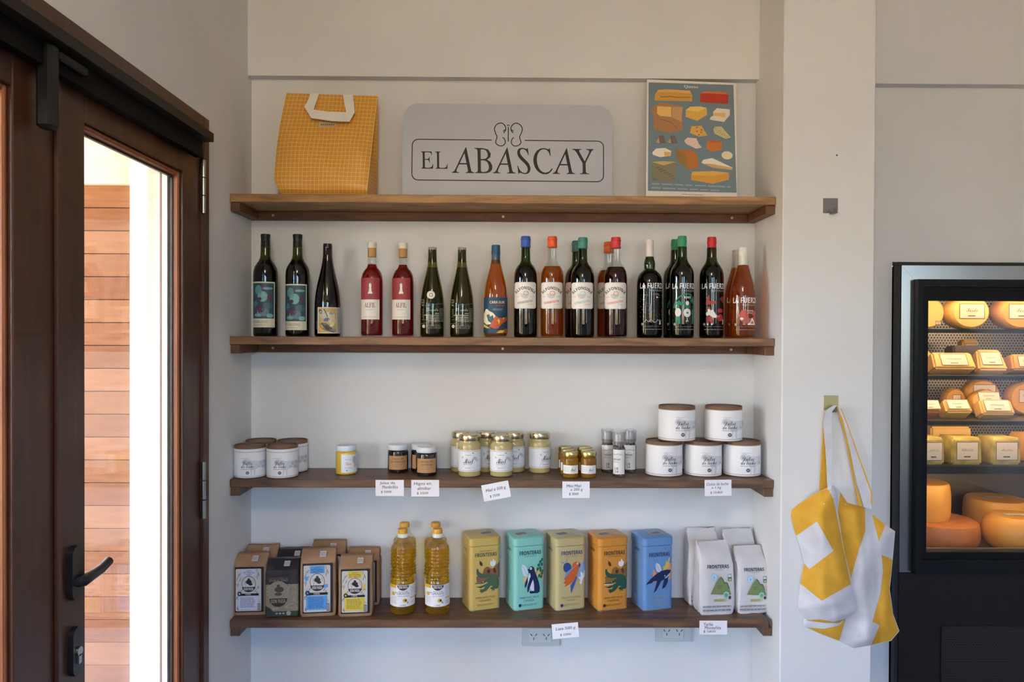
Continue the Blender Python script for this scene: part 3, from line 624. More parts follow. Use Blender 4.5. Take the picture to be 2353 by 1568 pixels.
def alfil(P):
    P.rect(-24, 84, 16.5, 133, '8c3238', 1); P.rect(-24, 39, 16.5, 84, 'd0ccc6', 1)
    c = 'd8d2c8'; x = -4
    P.poly([(x-5, 97), (x+5, 97), (x+5, 99.5), (x+3.2, 102), (x+2, 112), (x+3, 113), (x-3, 113), (x-2, 112), (x-3.2, 102), (x-5, 99.5)], c, 2); P.poly([(x-3.4, 113), (x+3.4, 113), (x+2, 115), (x+3.2, 118), (x+.3, 121.5), (x-.3, 121.5), (x-3.2, 118), (x-2, 115)], c, 2); P.line([(x+.6, 120), (x+1.6, 117)], .7, '8c3238', 3)
    P.text('ALFIL', x-.5, 71.5, 24, 11, '7a3a3a', 2, 'serif'); P.fine(-12, 60, 5, 62.5, 1, 'a09894', 2, .5, 2); P.fine(-20, 43.5, 12, 45.5, 1, 'a09894', 2, .5, 3)
PAPER = mat('a9824f', .7)
G2 = 'rose wine bottles with chess bishop labels'
bottle(854.5, 557, 773, 51, VERM, G_CLEAR, L_ROSE, .765, (13.5, 21), 'rose wine bottle with bishop label beside the sloping dark red bottle', pr=alfil, capm=mat('c9c5b8', .5), inner=(20, PAPER), cap_prof=[(1, 0), (1.03, .15), (1.03, .85), (.95, 1), (0, 1)], group=G2)
bottle(925.5, 558, 773, 51, VERM, G_CLEAR, L_ROSE, .765, (13.5, 21), 'rose wine bottle with bishop label beside the green bottle bearing a round sticker', pr=alfil, capm=mat('c9c5b8', .5), inner=(20, PAPER), cap_prof=[(1, 0), (1.03, .15), (1.03, .85), (.95, 1), (0, 1)], group=G2)
def white_ink(stk):
    def f(P):
        c = 'b9bab0'; d_ = '7f8272'
        if stk: P.ell(-3, 95, 9, 9, 'd0cfc6', 2, 24); P.line([(-3+3.5*cos(a), 95+3.5*sin(a)) for a in [2*pi*k/12 for k in range(12)]], 1.3, '3c4038', 3, True); P.line([(-3+7.5*cos(a), 95+7.5*sin(a)) for a in [2*pi*k/20 for k in range(20)]], .5, '77786c', 3, True)
        P.text('35 suelo', 0, 62, 26, 7, c, 2, 'script'); P.text('EP', -20, 78, 6, 14, d_, 2, 'plain', rot=.1); P.line([(-23, 70), (27*.98, 76)], .5, d_, 2); P.line([(-25, 30), (15, 34)], .5, d_, 2)
        for k, (a, b_) in enumerate(((6, 15), (-18, 15), (-12, 15), (-10, 15), (-9, 16))): P.rect(a, 52.5-k*4.2, b_, 53.8-k*4.2, c, 2)
        P.fine(16, 34, 25.5, 66, 10, d_, 2, .35, 5); P.fine(-14, 18, 24, 28, 4, d_, 2, .35, 6); P.ell(-19, 24, 3.4, 4, c, 2, 14); P.squiggle(-22, 38, -10, 5, .6, d_, 2, 3); P.fine(-22, 44, -18, 64, 5, d_, 2, .3, 8)
    return f
def collar(t, s, Hh, Rm): mk('neck_foil', lathe([(0, Hh-33*s), (9.6*s, Hh-33*s), (9.3*s, Hh-5*s), (10*s, Hh-5*s), (0, Hh-5*s)], 20), mat('20211a', .4), t, smooth=True)
G3 = 'green glass bottles with white scribbled print'
for cx, stk, lb in ((993, True, 'green glass bottle with white scribbled print and a round white sticker'), (1061, False, 'green glass bottle with white scribbled print and no sticker')):
    bottle(cx, 568, 773, 54.5, BURG, G_GREEN, L_WHITE, .775, (5.5, 19.5), lb, pr=white_ink(stk), capm=mat('8f8c80', .5), extra=collar, group=G3)
def cara(P):
    P.rect(-26.6, 9, 26.6, 90, '1d4059', 1)
    P.text('CARA SUR', 3.5, 79, 33, 6, 'd8c8a0', 2, 'sans'); P.text('NARANJO', 9.5, 71.5, 19, 4, 'a8402c', 2, 'sans'); P.fine(-6, 60, 18, 65, 2, '8fa3ac', 2, .35, 4)
    P.poly([(-26.5, 52), (-22, 63), (-19, 64), (-14, 59), (-6, 55), (0, 48), (5, 45), (0, 40), (-8, 30), (-20, 28), (-26.5, 34)], 'd9d3b8', 2)
    P.poly([(-20, 50), (-14, 52), (-12, 46), (-6, 50), (-4, 40), (-10, 32), (-16, 36)], '2c5a68', 3); P.poly([(-6, 40), (0, 48), (6, 44), (16, 43), (25.5, 46), (25.5, 38), (14, 30), (6, 20), (-2, 19), (-14, 24)], 'b4502c', 3)
    P.poly([(-26.5, 30), (-18, 24), (-12, 20), (-20, 20), (-26.5, 24)], 'd0b03c', 3); P.poly([(8, 28), (10, 36), (7, 42), (4, 38)], 'd0b03c', 4); P.poly([(16, 44), (20, 45), (17, 38)], 'd0b03c', 4); P.poly([(0, 9), (8, 16), (14, 14), (22, 20), (26, 19), (26, 9)], 'b4502c', 3); P.poly([(2, 9), (12, 16), (20, 15), (16, 10)], 'c9b838', 4)
bottle(1138.5, 564, 775, 54, HOCK, G_CLEAR, L_ORANGE, .90, (43, 20), 'orange wine bottle with blue cap and mountain picture label', pr=cara, capm=mat('1f4c6c', .4), cap_prof=[(1, 0), (1, .55), (1.04, .57), (1.04, .66), (1.0, .68), (1.0, .92), (.92, 1), (0, 1)])
def alf(c):
    def f(P):
        P.poly(rrect(-25, 65, 23.5, 125, 5), 'd2cdc6', 1); P.line(rrect(-23.8, 66.2, 22.3, 123.8, 4.4), .5, 'a9a2a0', 2, True)
        P.text('ALFONSINA', -.7, 112, 52, 6.8, '3a3648', 2, 'sans', arc=26)
        for k in range(5): P.line([(-2+(8.5-1.7*k)*cos(t), 97+(8.5-1.5*k)*sin(t)) for t in [pi*.9+1.35*pi*i/10 for i in range(11)]], .6, '8d8890', 2)
        P.ell(1, 100, 6, 5, c, 2, 12); P.ell(1, 100, 4.9, 3.9, 'd2cdc6', 3, 12); P.line([(-3, 98), (6, 104)], .5, c, 4); P.line([(-1, 96), (6, 100)], .5, c, 4)
        P.fine(-21, 91, -13, 93, 1, 'a9a2a0', 2, .5, 1); P.fine(10, 91, 20, 93, 1, 'a9a2a0', 2, .5, 2)
        P.text('VERMOUTH', -1, 80, 34, 5.2, c, 2, 'sansi', rot=.16); P.fine(5, 74, 18, 76, 1, 'a9a2a0', 2, .5, 3)
    return f
WAX = [(.96, 0), (1.06, .06), (.98, .14), (.97, .60), (1.05, .64), (1.05, .70), (.99, .74), (.98, .90), (.88, .98), (0, 1)]
def alfb(cx, top, base, cap, lab, lc, glass, liq, Y, lvl=.70): return bottle(cx, top, base, 53.5, VERM, glass, liq, lvl, (26, 22.5), lab, Y=Y, pr=alf(lc), capm=mat(cap, .45), cap_prof=WAX, name='vermouth_bottle', group='vermouth bottles with coloured wax tops')
alfb(1207, 543, 775, '3458a8', 'dark vermouth bottle with blue wax top and cream label', '77748c', G_DKGREEN, L_BLACK, -.095)
alfb(1268, 543, 775, 'd8562c', 'amber vermouth bottle with bright orange wax top standing in the front row', 'c0503a', G_CLEAR, L_AMBER, -.095)
alfb(1338, 545, 775, '3f7f7a', 'dark vermouth bottle with teal wax top standing in front of its twin', '7fb0ae', G_DKGREEN, L_BLACK, -.125)
alfb(1324, 552, 774, '36605f', 'dark vermouth bottle with teal wax top half hidden behind its twin', '7fb0ae', G_DKGREEN, L_BLACK, -.048)
alfb(1414, 546, 777, 'c0363a', 'red vermouth bottle with red wax top in front of an amber one', 'b8626a', G_CLEAR, L_ROSSO, -.125)
alfb(1397.5, 556, 776, 'b85426', 'amber vermouth bottle with orange wax top hidden behind the red one', 'c0503a', G_CLEAR, L_AMBER, -.048)
W_ = 'd2d0cc'
def fuerza(kind, v=112):
    def f(P):
        P.text('LA FUERZA', 1, v+6, 64, 12.5, W_, 2, 'sans'); P.text('VERMOUTH', 8, v-5, 34, 4.2, '9a9894', 2, 'plain')
        P.line([(-24, 26), (34, 26)], .5, '8a8a86', 2); P.fine(-24, 18, 30, 20.5, 1, '8a8a86', 2, .45, 4); P.ell(-24, 31, 3, 3, '8a8a86', 2, 12)
        if kind == 'stars':
            rd = random.Random(5)
            for k in range(46): P.ell(rd.uniform(-30, 30), rd.uniform(45, 100), .55, .55, W_, 2, 6)
            P.ell(10, 92, 2.2, 2.2, W_, 2, 8); P.text('SIDERAL', 8, 99, 16, 4, '9a9894', 2, 'plain'); P.line([(-20, 35), (-15, 41), (-10, 36), (-4, 42), (2, 35), (8, 36), (12, 42), (14, 38), (18, 42), (20, 36), (26, 41)], 1, W_, 2); P.poly([(16, 30), (18, 41), (20, 37), (22, 41), (23, 30)], W_, 2)
        if kind == 'green':
            g = '1f7a5c'; P.text('BLANCO', 6, 92, 16, 5, W_, 2, 'sans'); P.line([(30*cos(t)+4, 62+38*sin(t)) for t in [.35*pi+.6*pi*i/10 for i in range(11)]], 3, g, 2); P.poly([(-22, 76), (-14, 86), (-8, 80), (0, 84), (2, 78), (-10, 74)], g, 2); P.poly([(12, 84), (22, 96), (28, 84), (30, 70), (22, 78)], g, 2)
            for x, y in ((-16, 58), (24, 58)): P.ell(x, y, 7, 10, W_ if x < 0 else '2a6a55', 2, 14); P.ell(x, y+13, 3.4, 4, g, 3, 10); P.poly([(x-5, y-8), (x+5, y-8), (x+6, y-26), (x+2, y-26), (x, y-14), (x-2, y-26), (x-6, y-26)], g, 2)
            P.ell(5, 57, 9, 10, W_, 3, 16); P.poly([(0, 68), (10, 68), (11, 77), (-1, 77)], g, 3); P.ell(5, 79, 4.2, 5, W_, 4, 12); P.ell(5, 57, 3, 2.4, g, 4, 10); P.line([(5, 46), (5, 40), (2, 37)], 1.6, W_, 3); P.line([(5, 40), (8, 37)], 1.6, W_, 3)
        if kind == 'red':
            r = '9a2c34'; P.poly([(-20, 76), (-18, 92), (-12, 98), (-12, 84), (2, 84), (6, 80), (-8, 76)], r, 2); P.poly([(10, 90), (26, 96), (32, 84), (22, 80)], '7a2430', 2)
            P.ell(-13, 66, 3.6, 5, r, 3, 12); P.ell(-13, 63, 3, 3, W_, 4, 10); P.poly([(-20, 56), (-14, 62), (-4, 64), (2, 54), (10, 48), (12, 51), (4, 46), (-4, 46), (-12, 52), (-18, 50)], W_, 2); P.poly([(-17, 50), (-8, 50), (-6, 40), (-4, 33), (-9, 33), (-12, 42), (-13, 33), (-18, 33), (-17, 42)], r, 3); P.rect(-17, 29, -14, 33, W_, 3); P.rect(-8, 29, -5, 33, W_, 3)
            P.ell(14, 62, 9, 5, r, 3, 14); P.ell(14, 46, 10, 8, r, 2, 14); P.poly([(20, 44), (26, 40), (24, 32), (20, 30), (22, 38)], W_, 3); P.poly([(22, 62), (30, 58), (26, 50)], '24202a', 3)
        if kind == 'rose':
            r = 'b04a3c'; P.text('PRIMAVERA', 10, 62, 18, 4, W_, 2, 'plain'); P.fine(3, 56, 18, 58, 1, W_, 2, .5, 2)
            P.ell(-6, 50, 9, 14, r, 2, 16); P.ell(2, 40, 10, 7, '9a5a4a', 3, 14); P.ell(-10, 44, 4, 3, W_, 4, 10); P.poly([(2, 30), (8, 30), (12, 46), (16, 34), (24, 30), (26, 33), (14, 30)], W_, 4); P.poly([(2, 30), (26, 30), (15, 47)], W_, 3); P.poly([(10, 33), (19, 33), (15, 40)], r, 5); P.ell(20, 56, 7, 5, r, 2, 12); P.ell(22, 42, 6, 9, r, 2, 12)
    return f
CAPL = [(1, 0), (.99, .02), (.98, .66), (1.05, .69), (1.05, .78), (1.0, .80), (1.0, .93), (.93, 1), (0, 1)]
def laf(cx, top, base, w, prof, cap, lab, kind, Y, glass=G_DKGREEN, liq=L_BLACK, lvl=.72, ch=47, v=112, cw=20.5): return bottle(cx, top, base, w, prof, glass, liq, lvl, (ch, cw), lab, Y=Y, pr=fuerza(kind, v), capm=mat(cap, .45), cap_prof=CAPL, arcmap=.28, name='vermouth_bottle', group='vermouth bottles with white block lettering')
laf(1491.5, 552, 777, 58, PORT, 'cfc8c4', 'black round-shouldered vermouth bottle with white cap and star print', 'stars', -.10, lvl=.675, ch=40, cw=18.5)
laf(1566, 543, 777, 54.5, BORD, '2f8a62', 'black vermouth bottle with green cap and musicians print standing in front', 'green', -.125)
laf(1551, 550, 776, 54, BORD, '2a7a58', 'black vermouth bottle with green cap half hidden behind its twin', 'green', -.048)
laf(1634, 545, 777, 54.5, BORD, 'b22428', 'black vermouth bottle with red cap and red dancers print', 'red', -.10)
laf(1706, 568, 777, 57, HOCK, 'd0ccc8', 'amber vermouth bottle with white cap standing in front of its twin', 'rose', -.125, G_CLEAR, L_AMBER, .80, 41, 80, 21)
laf(1692, 574, 776, 56, HOCK, 'b9b2a8', 'amber vermouth bottle with white cap behind its twin by the pillar', 'rose', -.05, G_CLEAR, L_AMBER, .80, 41, 80, 21)

# ------------------------------------------------------------------ third shelf: tubs, jars, grinders
CARD = mat('6b4c38', .6); LIDC = mat('5f4a3e', .45)
def cow(P, dx, c1='a9abb2', c2='8e9098'):
    """pale drawing of a standing cow, head to the left"""
    P.poly([(dx+a, b) for a, b in ((-22, 43), (-20, 50), (-12, 54), (-6, 52), (6, 47), (34, 47), (38, 44), (38, 24), (34, 24), (33, 30), (16, 26), (12, 24), (11, 8), (8, 8), (8, 22), (4, 24), (2, 8), (0, 8), (0, 24), (-8, 34), (-14, 38), (-20, 40))], 'bcbec6', 2)
    for x, y, rx, ry in ((-14, 46, 5, 5), (-4, 44, 6, 4), (25, 40, 3.5, 4.5), (31, 30, 3, 4), (19, 32, 3, 2.5), (34, 42, 3, 4)): P.ell(dx+x, y, rx, ry, c1, 3, 12)
def tub_print(dx, big):
    def f(P):
        k = 1
        P.rect(-41.8, 70.5, 41.8, 71.2, '3a3838', 2); P.rect(-41.8, 5.5, 41.8, 6.2, '3a3838', 2)
        cow(P, dx+(4 if big else 8))
        P.text('Dulce', dx, 42, 24, 9.5, '2c2c30', 4, 'script'); P.text('de leche', dx, 33, 31, 8.5, '2c2c30', 4, 'script'); P.fine(dx-15, 54, dx+9, 56, 1, '8a8c92', 4, .4, 2); P.fine(dx-16, 24.5, dx+16, 26.5, 1, '6a6c72', 4, .45, 3)
        P.ell(dx, 16, 4.2, 4.2, '4a4b50', 4, 18); P.line([(dx-2, 15), (dx+2, 17.5)], .8, 'c8cad0', 5); P.line([(dx-2, 17.3), (dx+1, 14.5)], .5, 'c8cad0', 5)
    return f
def tub(cx, base, w, h, label, big, z=None, Y=None):
    p = g3(cx, base, w/2*S(-.1))
    if Y is not None: p.y = Y; p.x = at(cx, base, Y).x
    s = S(p.y); R = w/2*s; hh = h*s
    t = thing('dulce_de_leche_tub', label, 'tub', (p.x, p.y, (Z3 if z is None else z)+.0005), group='white cardboard tubs')
    mk('body', lathe([(0, 0), (R*.985, 0), (R*.985, hh*.985), (R*.97, hh), (R*.93, hh), (R*.93, hh*.955), (0, hh*.955)], 40), CARD, t, smooth=True)
    mk('lid', lathe([(0, hh*.955+.0004), (R*.90, hh*.955+.0004), (R*.90, hh*.962), (R*.86, hh*.965), (0, hh*.965)], 32), LIDC, t, smooth=True)
    mk('wrapper', lathe([(R*.99, hh*.03), (R, hh*.03), (R, hh*.905), (R*.99, hh*.905)], 40), mat('d4d4d6', .5), t, smooth=True)
    P = Print(); tub_print(14 if big else -7, big)(P); P.build('label', t, cyl(R, 42, turn(p.x, p.y), off=.0004), cut=4); return t, hh
G4 = 'small'
Yfr = -SW+.004
r_ = 35.2*S(-.1)
tub(575, 1096, 70.5, 73, 'small white tub in front by the left wall end of the shelf', False, Y=-.138)
tub(649, 1098, 70.5, 73, 'small white tub in front, between its twin and the yellow jar', False, Y=-.138)
tub(600, 1084, 68.5, 71, 'small white tub mostly hidden behind two others near the left wall', False, Y=-.048)
tub(672, 1084, 68.5, 71, 'small white tub standing behind, its side facing the yellow jar', False, Y=-.048)
YB = -.092
_, hh = tub(1525, 1096, 84, 79, 'large white tub at the grinder end of the bottom row', True, Y=YB)
tub(1615, 1096, 84, 79, 'large white tub in the middle of the bottom row', True, Y=YB)
tub(1704, 1095, 84, 79, 'large white tub at the pillar end of the bottom row', True, Y=YB)
tub(1554.5, 1023, 84, 79, 'large white tub stacked on top, nearer the grinders', True, z=Z3+hh+.001, Y=YB)
tub(1662, 1022, 84, 79, 'large white tub stacked on top, nearer the pillar', True, z=Z3+hh+.001, Y=YB)

def jar(name, cx, base, w, h, label, body, lidm, lidh, pr, Y=None, group=None, shoulder=.80, neck=.86, lidw=.97, lidtop=None, Rp=24, base_glass=None):
    p = g3(cx, base, w/2*S(-.1))
    if Y is not None: p.y = Y; p.x = at(cx, base, Y).x
    s = S(p.y); R = w/2*s; hh = h*s; lz = hh-lidh*s
    t = thing(name, label, 'jar', (p.x, p.y, Z3+.0005), group=group)
    mk('glass_jar', lathe([(0, 0), (R*.90, 0), (R*.98, hh*.02), (R, hh*.06), (R, hh*shoulder*.9), (R*.985, hh*shoulder*.95), (R*(neck+.05), hh*shoulder), (R*neck, hh*(shoulder+.02)), (R*neck, lz), (0, lz)], 32), body, t, smooth=True)
    ld = mk('lid', lathe([(0, lz-.001), (R*lidw*.97, lz-.001), (R*lidw, lz+.001), (R*lidw, hh-.0035), (R*lidw*.95, hh), (R*lidw*.80, hh), (R*lidw*.78, hh-.0008), (0, hh-.0008)], 32), lidm, t, smooth=True)
    if lidtop: mk('lid_disc', lathe([(0, hh-.0006), (R*lidw*.8, hh-.0006), (R*lidw*.78, hh+.0004), (0, hh+.0004)], 28), lidtop, ld, smooth=True)
    P = Print(); pr(P); P.build('label', t, cyl(R, Rp, turn(p.x, p.y)), cut=3); return t
GHEE = mat('c6a437', .25, coat=1); JAM = mat('1c0d12', .12, coat=1, k=.9); FIG = mat('171110', .12, coat=1, k=.9); LIDW = mat('c6ccd4', .35)
def ghee(P):
    P.rect(-11.5, 5, 23.8, 46, 'cfd2d8', 1); P.text('Ghee', 4, 26, 12, 8, 'b8863c', 2, 'script'); P.fine(-3, 33, 12, 36, 1, '9aa0a8', 2, .4, 1); P.fine(-4, 14, 14, 18, 2, '9aa0a8', 2, .35, 3); P.ell(17, 34, 4, 8, 'a8acb4', 2, 12); P.ell(19, 22, 3, 5, 'b4b8c0', 2, 10); P.ell(1, 10, 1.3, 1.3, '3a3a3a', 2, 8)
jar('ghee_jar', 796, 1093, 48, 65, 'glass jar of yellow ghee with a white lid and white label', GHEE, LIDW, 11, ghee)
def kraft(l1, l2):
    def f(P): P.rect(-20.5, 8, 20.5, 40, 'a9815a', 1); P.text(l1, 0, 33, 26, 4.5, '5a4030', 2, 'serif'); P.text(l2, 0, 26.5, 34 if len(l2) > 7 else 26, 4.5, '5a4030', 2, 'serif'); P.rect(-13, 20.4, 13, 20.9, '7a5a40', 2); P.fine(-13, 15.5, 13, 17.5, 1, '7a5a40', 2, .4, 2)
    return f
jar('quince_jelly_jar', 914.5, 1089, 47, 63, 'dark jelly jar with white lid and kraft label, standing alone', JAM, LIDW, 11, kraft('JALEA DE', 'MEMBRILLO'), Y=-.060, group='dark preserve jars')
jar('fig_preserve_jar', 980, 1098, 48.5, 65, 'dark fig preserve jar with kraft label standing in front of its twin', FIG, LIDW, 11.5, kraft('HIGOS EN', 'ALMIBAR'), Y=-.112, group='dark preserve jars')
jar('fig_preserve_jar', 968, 1088, 47, 62, 'dark fig preserve jar half hidden behind its twin', FIG, LIDW, 11, kraft('HIGOS EN', 'ALMIBAR'), Y=-.046, group='dark preserve jars')
HONEY = mat('a89a6c', .22, coat=1); GOLDL = mat('b3a98c', .25, 1); CREAMT = mat('b8b0a0', .45)
def miel(dx):
    def f(P):
        P.rect(-26.3, 12, 26.3, 62, 'cdd0d6', 1); P.rect(-26.3, 12, 26.3, 13.4, 'c2b48c', 2); P.rect(-26.3, 60.6, 26.3, 62, 'c2b48c', 2); P.rect(-26.3, 58.6, 26.3, 59.2, '6a6a6e', 2); P.rect(-26.3, 15, 26.3, 15.6, '6a6a6e', 2)
        P.text('Miel', dx, 37, 22, 12, '2a2a2e', 3, 'script'); P.fine(dx-7, 49, dx+7, 52, 1, '8a8c94', 2, .4, 1); P.ell(dx+10, 55, 1.8, 1.2, '6a6c74', 2, 8); P.fine(dx-12, 28, dx+12, 30, 1, '7a7c84', 2, .45, 2); P.fine(dx-9, 20, dx+9, 22, 1, '7a7c84', 2, .45, 3)
        P.line([(dx-18, 18), (dx-10, 26), (dx-4, 20), (dx+6, 26), (dx+16, 18), (dx+20, 24)], .7, 'a4a7b0', 2); P.ell(dx+15, 43, 5, 3.5, 'a8abb4', 2, 12, -.5); P.ell(dx+19, 38, 3.5, 2.5, 'b2b5bc', 2, 10, -.5); P.ell(dx-13, 45, 2, 2.6, 'a8abb4', 2, 8)
    return f
GH = 'large jars of creamed honey'
for cx, base, h, Y, dx, lb in ((1078.5, 1098, 94, -.118, -2, 'large creamed honey jar in front, on the fig preserve side'), (1152, 1098, 93, -.118, 0, 'large creamed honey jar in front, on the mini honey side'),
                           (1061, 1087, 90, -.046, 6, 'large creamed honey jar behind, beside the fig preserves'), (1119, 1087, 90, -.044, 6, 'large creamed honey jar behind, seen between the two front jars'),
                           (1180.5, 1087, 89, -.046, 2, 'large creamed honey jar behind, just beside the front jar'), (1240, 1087, 90, -.058, 16, 'large creamed honey jar standing apart beside the mini honey jars')):
    jar('honey_jar', cx, base, 52.5 if Y < -.1 else 50.5, h, lb, HONEY, GOLDL, 12, miel(dx), Y=Y, group=GH, shoulder=.80, neck=.84, lidw=.93, lidtop=CREAMT, Rp=26.5)
AMB = glassy('clear_honey', (.75, .42, .06), solid=.62, refr=.2, solid_col=(.52, .27, .03), ior=1.5)
GOLD2 = mat('b3a468', .28, 1)
def mini(P): P.rect(-16.5, 10, 16.5, 29, 'cfd0cc', 1); P.text('Miel', 6, 19, 10.5, 7, '2c2c2e', 2, 'script'); P.fine(-14, 13, -2, 26, 5, 'a4a6a4', 2, .3, 2); P.fine(0, 12, 12, 14, 1, '8a8c8c', 2, .4, 2)
rows = ((1311, 1352, 1046, 1104, 37, -.166+.026, 'front'), (1305, 1347, 1039, 1096, 36, -.094, 'middle'), (1300, 1343, 1032, 1088, 35, -.047, 'back'))
for a, b_, tp, bs, w, Y, nm in rows:
    for cx, sd in ((a, 'larger honey jars'), (b_, 'grinders')):
        jar('mini_honey_jar', cx, bs, w, bs-tp, 'mini amber honey jar with gold lid, %s of the row by the %s' % (nm, sd), AMB, GOLD2, 10, mini, Y=Y, group='mini honey jars in two rows of three', shoulder=.78, neck=.84, lidw=.97, Rp=18.5)
SPICE = noisy('spice_filled_glass', '2c2a26', '6a665c', nscale=160, rough=.15, lo=.4, hi=.62); CAPCL = glassy('clear_plastic', (.86, .86, .88), solid=.12, solid_col=(.7, .7, .72)); HEAD = mat('a9a6a6', .4)
def grind(dx):
    def f(P): P.rect(-13, 6, 12.5, 62, 'cdcccb', 1); P.squiggle(-11+dx, 50, 11+dx, 4, .7, '2c2c2c', 2, 4); P.text('OREGANO', dx, 40, 15, 4.5, '55524e', 2, 'sans'); P.fine(dx-8, 32, dx+8, 36, 2, '8a8884', 2, .35, 2); P.fine(dx-4, 44.5, dx+4, 46, 1, '8a8884', 2, .5, 3); P.text('18', dx-1, 19, 7, 6, '1c1c1c', 2, 'serif'); P.text('54', dx-1, 12, 7, 6, '1c1c1c', 2, 'serif')
    return f
for cx, base, h, Y, dx, lb in ((1422, 1098, 103, -.125, -4, 'spice grinder with clear cap standing in front of two others'), (1395.5, 1087, 97, -.050, 2, 'spice grinder standing behind, beside the mini honey jars'), (1447, 1087, 97, -.050, -2, 'spice grinder standing behind, beside the large tubs')):
    p = g3(cx, base, .018); p.y = Y; p.x = at(cx, base, Y).x; s = S(Y); R = 14.3*s; hh = h*s
    t = thing('spice_grinder', lb, 'grinder', (p.x, p.y, Z3+.0005), group='spice grinders'); q = h/103
    mk('glass_jar', lathe([(0, 0), (R*.9, 0), (R, hh*.03), (R, hh*.62), (R*.85, hh*.66), (R*.78, hh*.69), (R*.78, hh*.74), (0, hh*.74)], 24), SPICE, t, smooth=True)
    mk('collar', lathe([(0, hh*.70), (R*.9, hh*.70), (R*.9, hh*.77), (R*.8, hh*.77), (0, hh*.775)], 24), mat('6f6c68', .4), t, smooth=True)
    mk('grinder_head', lathe([(0, hh*.772), (R*.80, hh*.772), (R*.74, hh*.93), (R*.6, hh*.95), (0, hh*.95)], 20), HEAD, t, smooth=True)
    mk('clear_cap', lathe([(R*.98, hh*.72), (R*1.0, hh*.72), (R*1.03, hh*.98), (R*.98, hh), (0, hh), (0, hh*.985), (R*.97, hh*.975)], 24), CAPCL, t, smooth=True)
    P = Print(); grind(dx)(P); P.build('label', t, cyl(R, 14.3, turn(p.x, p.y)), cut=2.5)

# hand-written price cards on the shelf edges
CARDM = 'd4d4de'
def card(cx, cy, w, h, rot, lines, label, Z):
    Y = -SW-.0012; p = at(cx, cy, Y); s = S(Y)
    t = thing('price_card', label, 'price card', p, group='hand-written price cards'); t.rotation_euler = (0, -radians(rot), 0)
    mk('card', B(-w/2*s, w/2*s, -.0004, .0008, -h/2*s, h/2*s), mat(CARDM, .7), t)
    P = Print()
    for tx, x, y, ww, hh_ in lines: P.text(tx, x, y, ww, hh_, '23252e', 1, 'plain', shear=.12, rot=.015)
    P.build('handwriting', t, lambda u, v, e: (u*s, -.0006-e, v*s))
card(895.5, 1122, 65, 37, 0, (('Jalea de', -5, 11, 35, 8), ('Membrillos', 1, 2.5, 36, 7.5), ('$ 5000', -8, -9, 24, 6)), 'white price card reading Jalea de Membrillos on the shelf edge', Z3)
card(977, 1122.5, 64, 38, 0, (('Higos en', -6, 10, 39, 9), ('almibar', -2, 0, 31, 7.5), ('$ 5500', -6, -11.5, 26, 6.5)), 'white price card reading Higos en almibar on the shelf edge', Z3)
card(1140, 1129, 63, 38, 11, (('Miel x 500 g', 0, 4, 46, 8.5), ('$ 7500', -5, -10, 23, 6.5)), 'tilted white price card reading Miel x 500 g', Z3)
card(1323.5, 1126, 63, 38, 0, (('Mini Miel', -5, 9, 33, 6.5), ('x 200 g', 1, 0, 28, 7.5), ('$ 3000', -5, -10, 22, 6.5)), 'white price card reading Mini Miel below the mini honey jars', Z3)
card(1650, 1121.5, 62, 37, 1, (('Dulce de leche', -1, 9, 50, 6.5), ('x 1 kg', -4, 0, 22, 7), ('$ 10.800', -4, -11, 28, 6)), 'white price card reading Dulce de leche below the large tubs', Z3)
card(1299, 1450, 61, 34, 5, (('Lata 500 g', 1, 5, 45, 8.5), ('$ 15000', 0, -9, 25, 6)), 'tilted white price card reading Lata 500 g below the tins', Z4)
card(1639, 1443, 64, 32, 0, (('Yerba', -12, 8, 22, 8), ('Montañita', -1, 0, 38, 7.5), ('$ 5800', -9, -9, 28, 6)), 'white price card reading Yerba Montañita below the white bags', Z4)

# ------------------------------------------------------------------ lowest shelf: flour bags
KRAFT = noisy('kraft_paper', '86664a', '97765a', nscale=14, rough=.7, bump=.25); BLKBAG = noisy('black_bag_film', '2a262a', '343035', nscale=12, rough=.35, bump=.2)
def bagmesh(w, d, h, secs, n=7, jit=.0012, seed=1):
    """soft paper bag: rounded-box sections (width factor, depth factor, y shift factor, height factor)"""
    rd = random.Random(seed); bm = NB(); rings = []
    for wf, df, ys, zf in secs:
        ww, dd = w*wf/2, d*df/2; r = min(ww, dd)*.25; ring = []
        for x, y in rrect(-ww, -dd, ww, dd, r, 2):
            ring.append((x, y))
        # subdivide the long sides
        out = []
        for i in range(len(ring)):
            a, b_ = ring[i], ring[(i+1) % len(ring)]; k = 4 if i % 3 == 2 else 1
            for j in range(k): out.append((a[0]+(b_[0]-a[0])*j/k, a[1]+(b_[1]-a[1])*j/k))
        rings.append([bm.verts.new((x+rd.uniform(-jit, jit), y+d*ys+rd.uniform(-jit, jit), h*zf+(rd.uniform(-jit, jit) if zf > .02 else 0))) for x, y in out])
    for A, C in zip(rings, rings[1:]):
        m = len(A)
        for i in range(m): bm.faces.new((A[i], A[(i+1) % m], C[(i+1) % m], C[i]))
    bm.faces.new(rings[0]); bm.faces.new(rings[-1]); return bm
FLSEC = [(.94, .94, 0, 0), (1, 1, 0, .03), (1.01, 1.04, 0, .2), (1.01, 1.05, 0, .45), (1, 1.03, 0, .65), (.99, 1, 0, .80), (.98, .98, .0, .85), (.97, .70, .10, .93), (.955, .42, .22, .985), (.95, .36, .24, 1.0)]
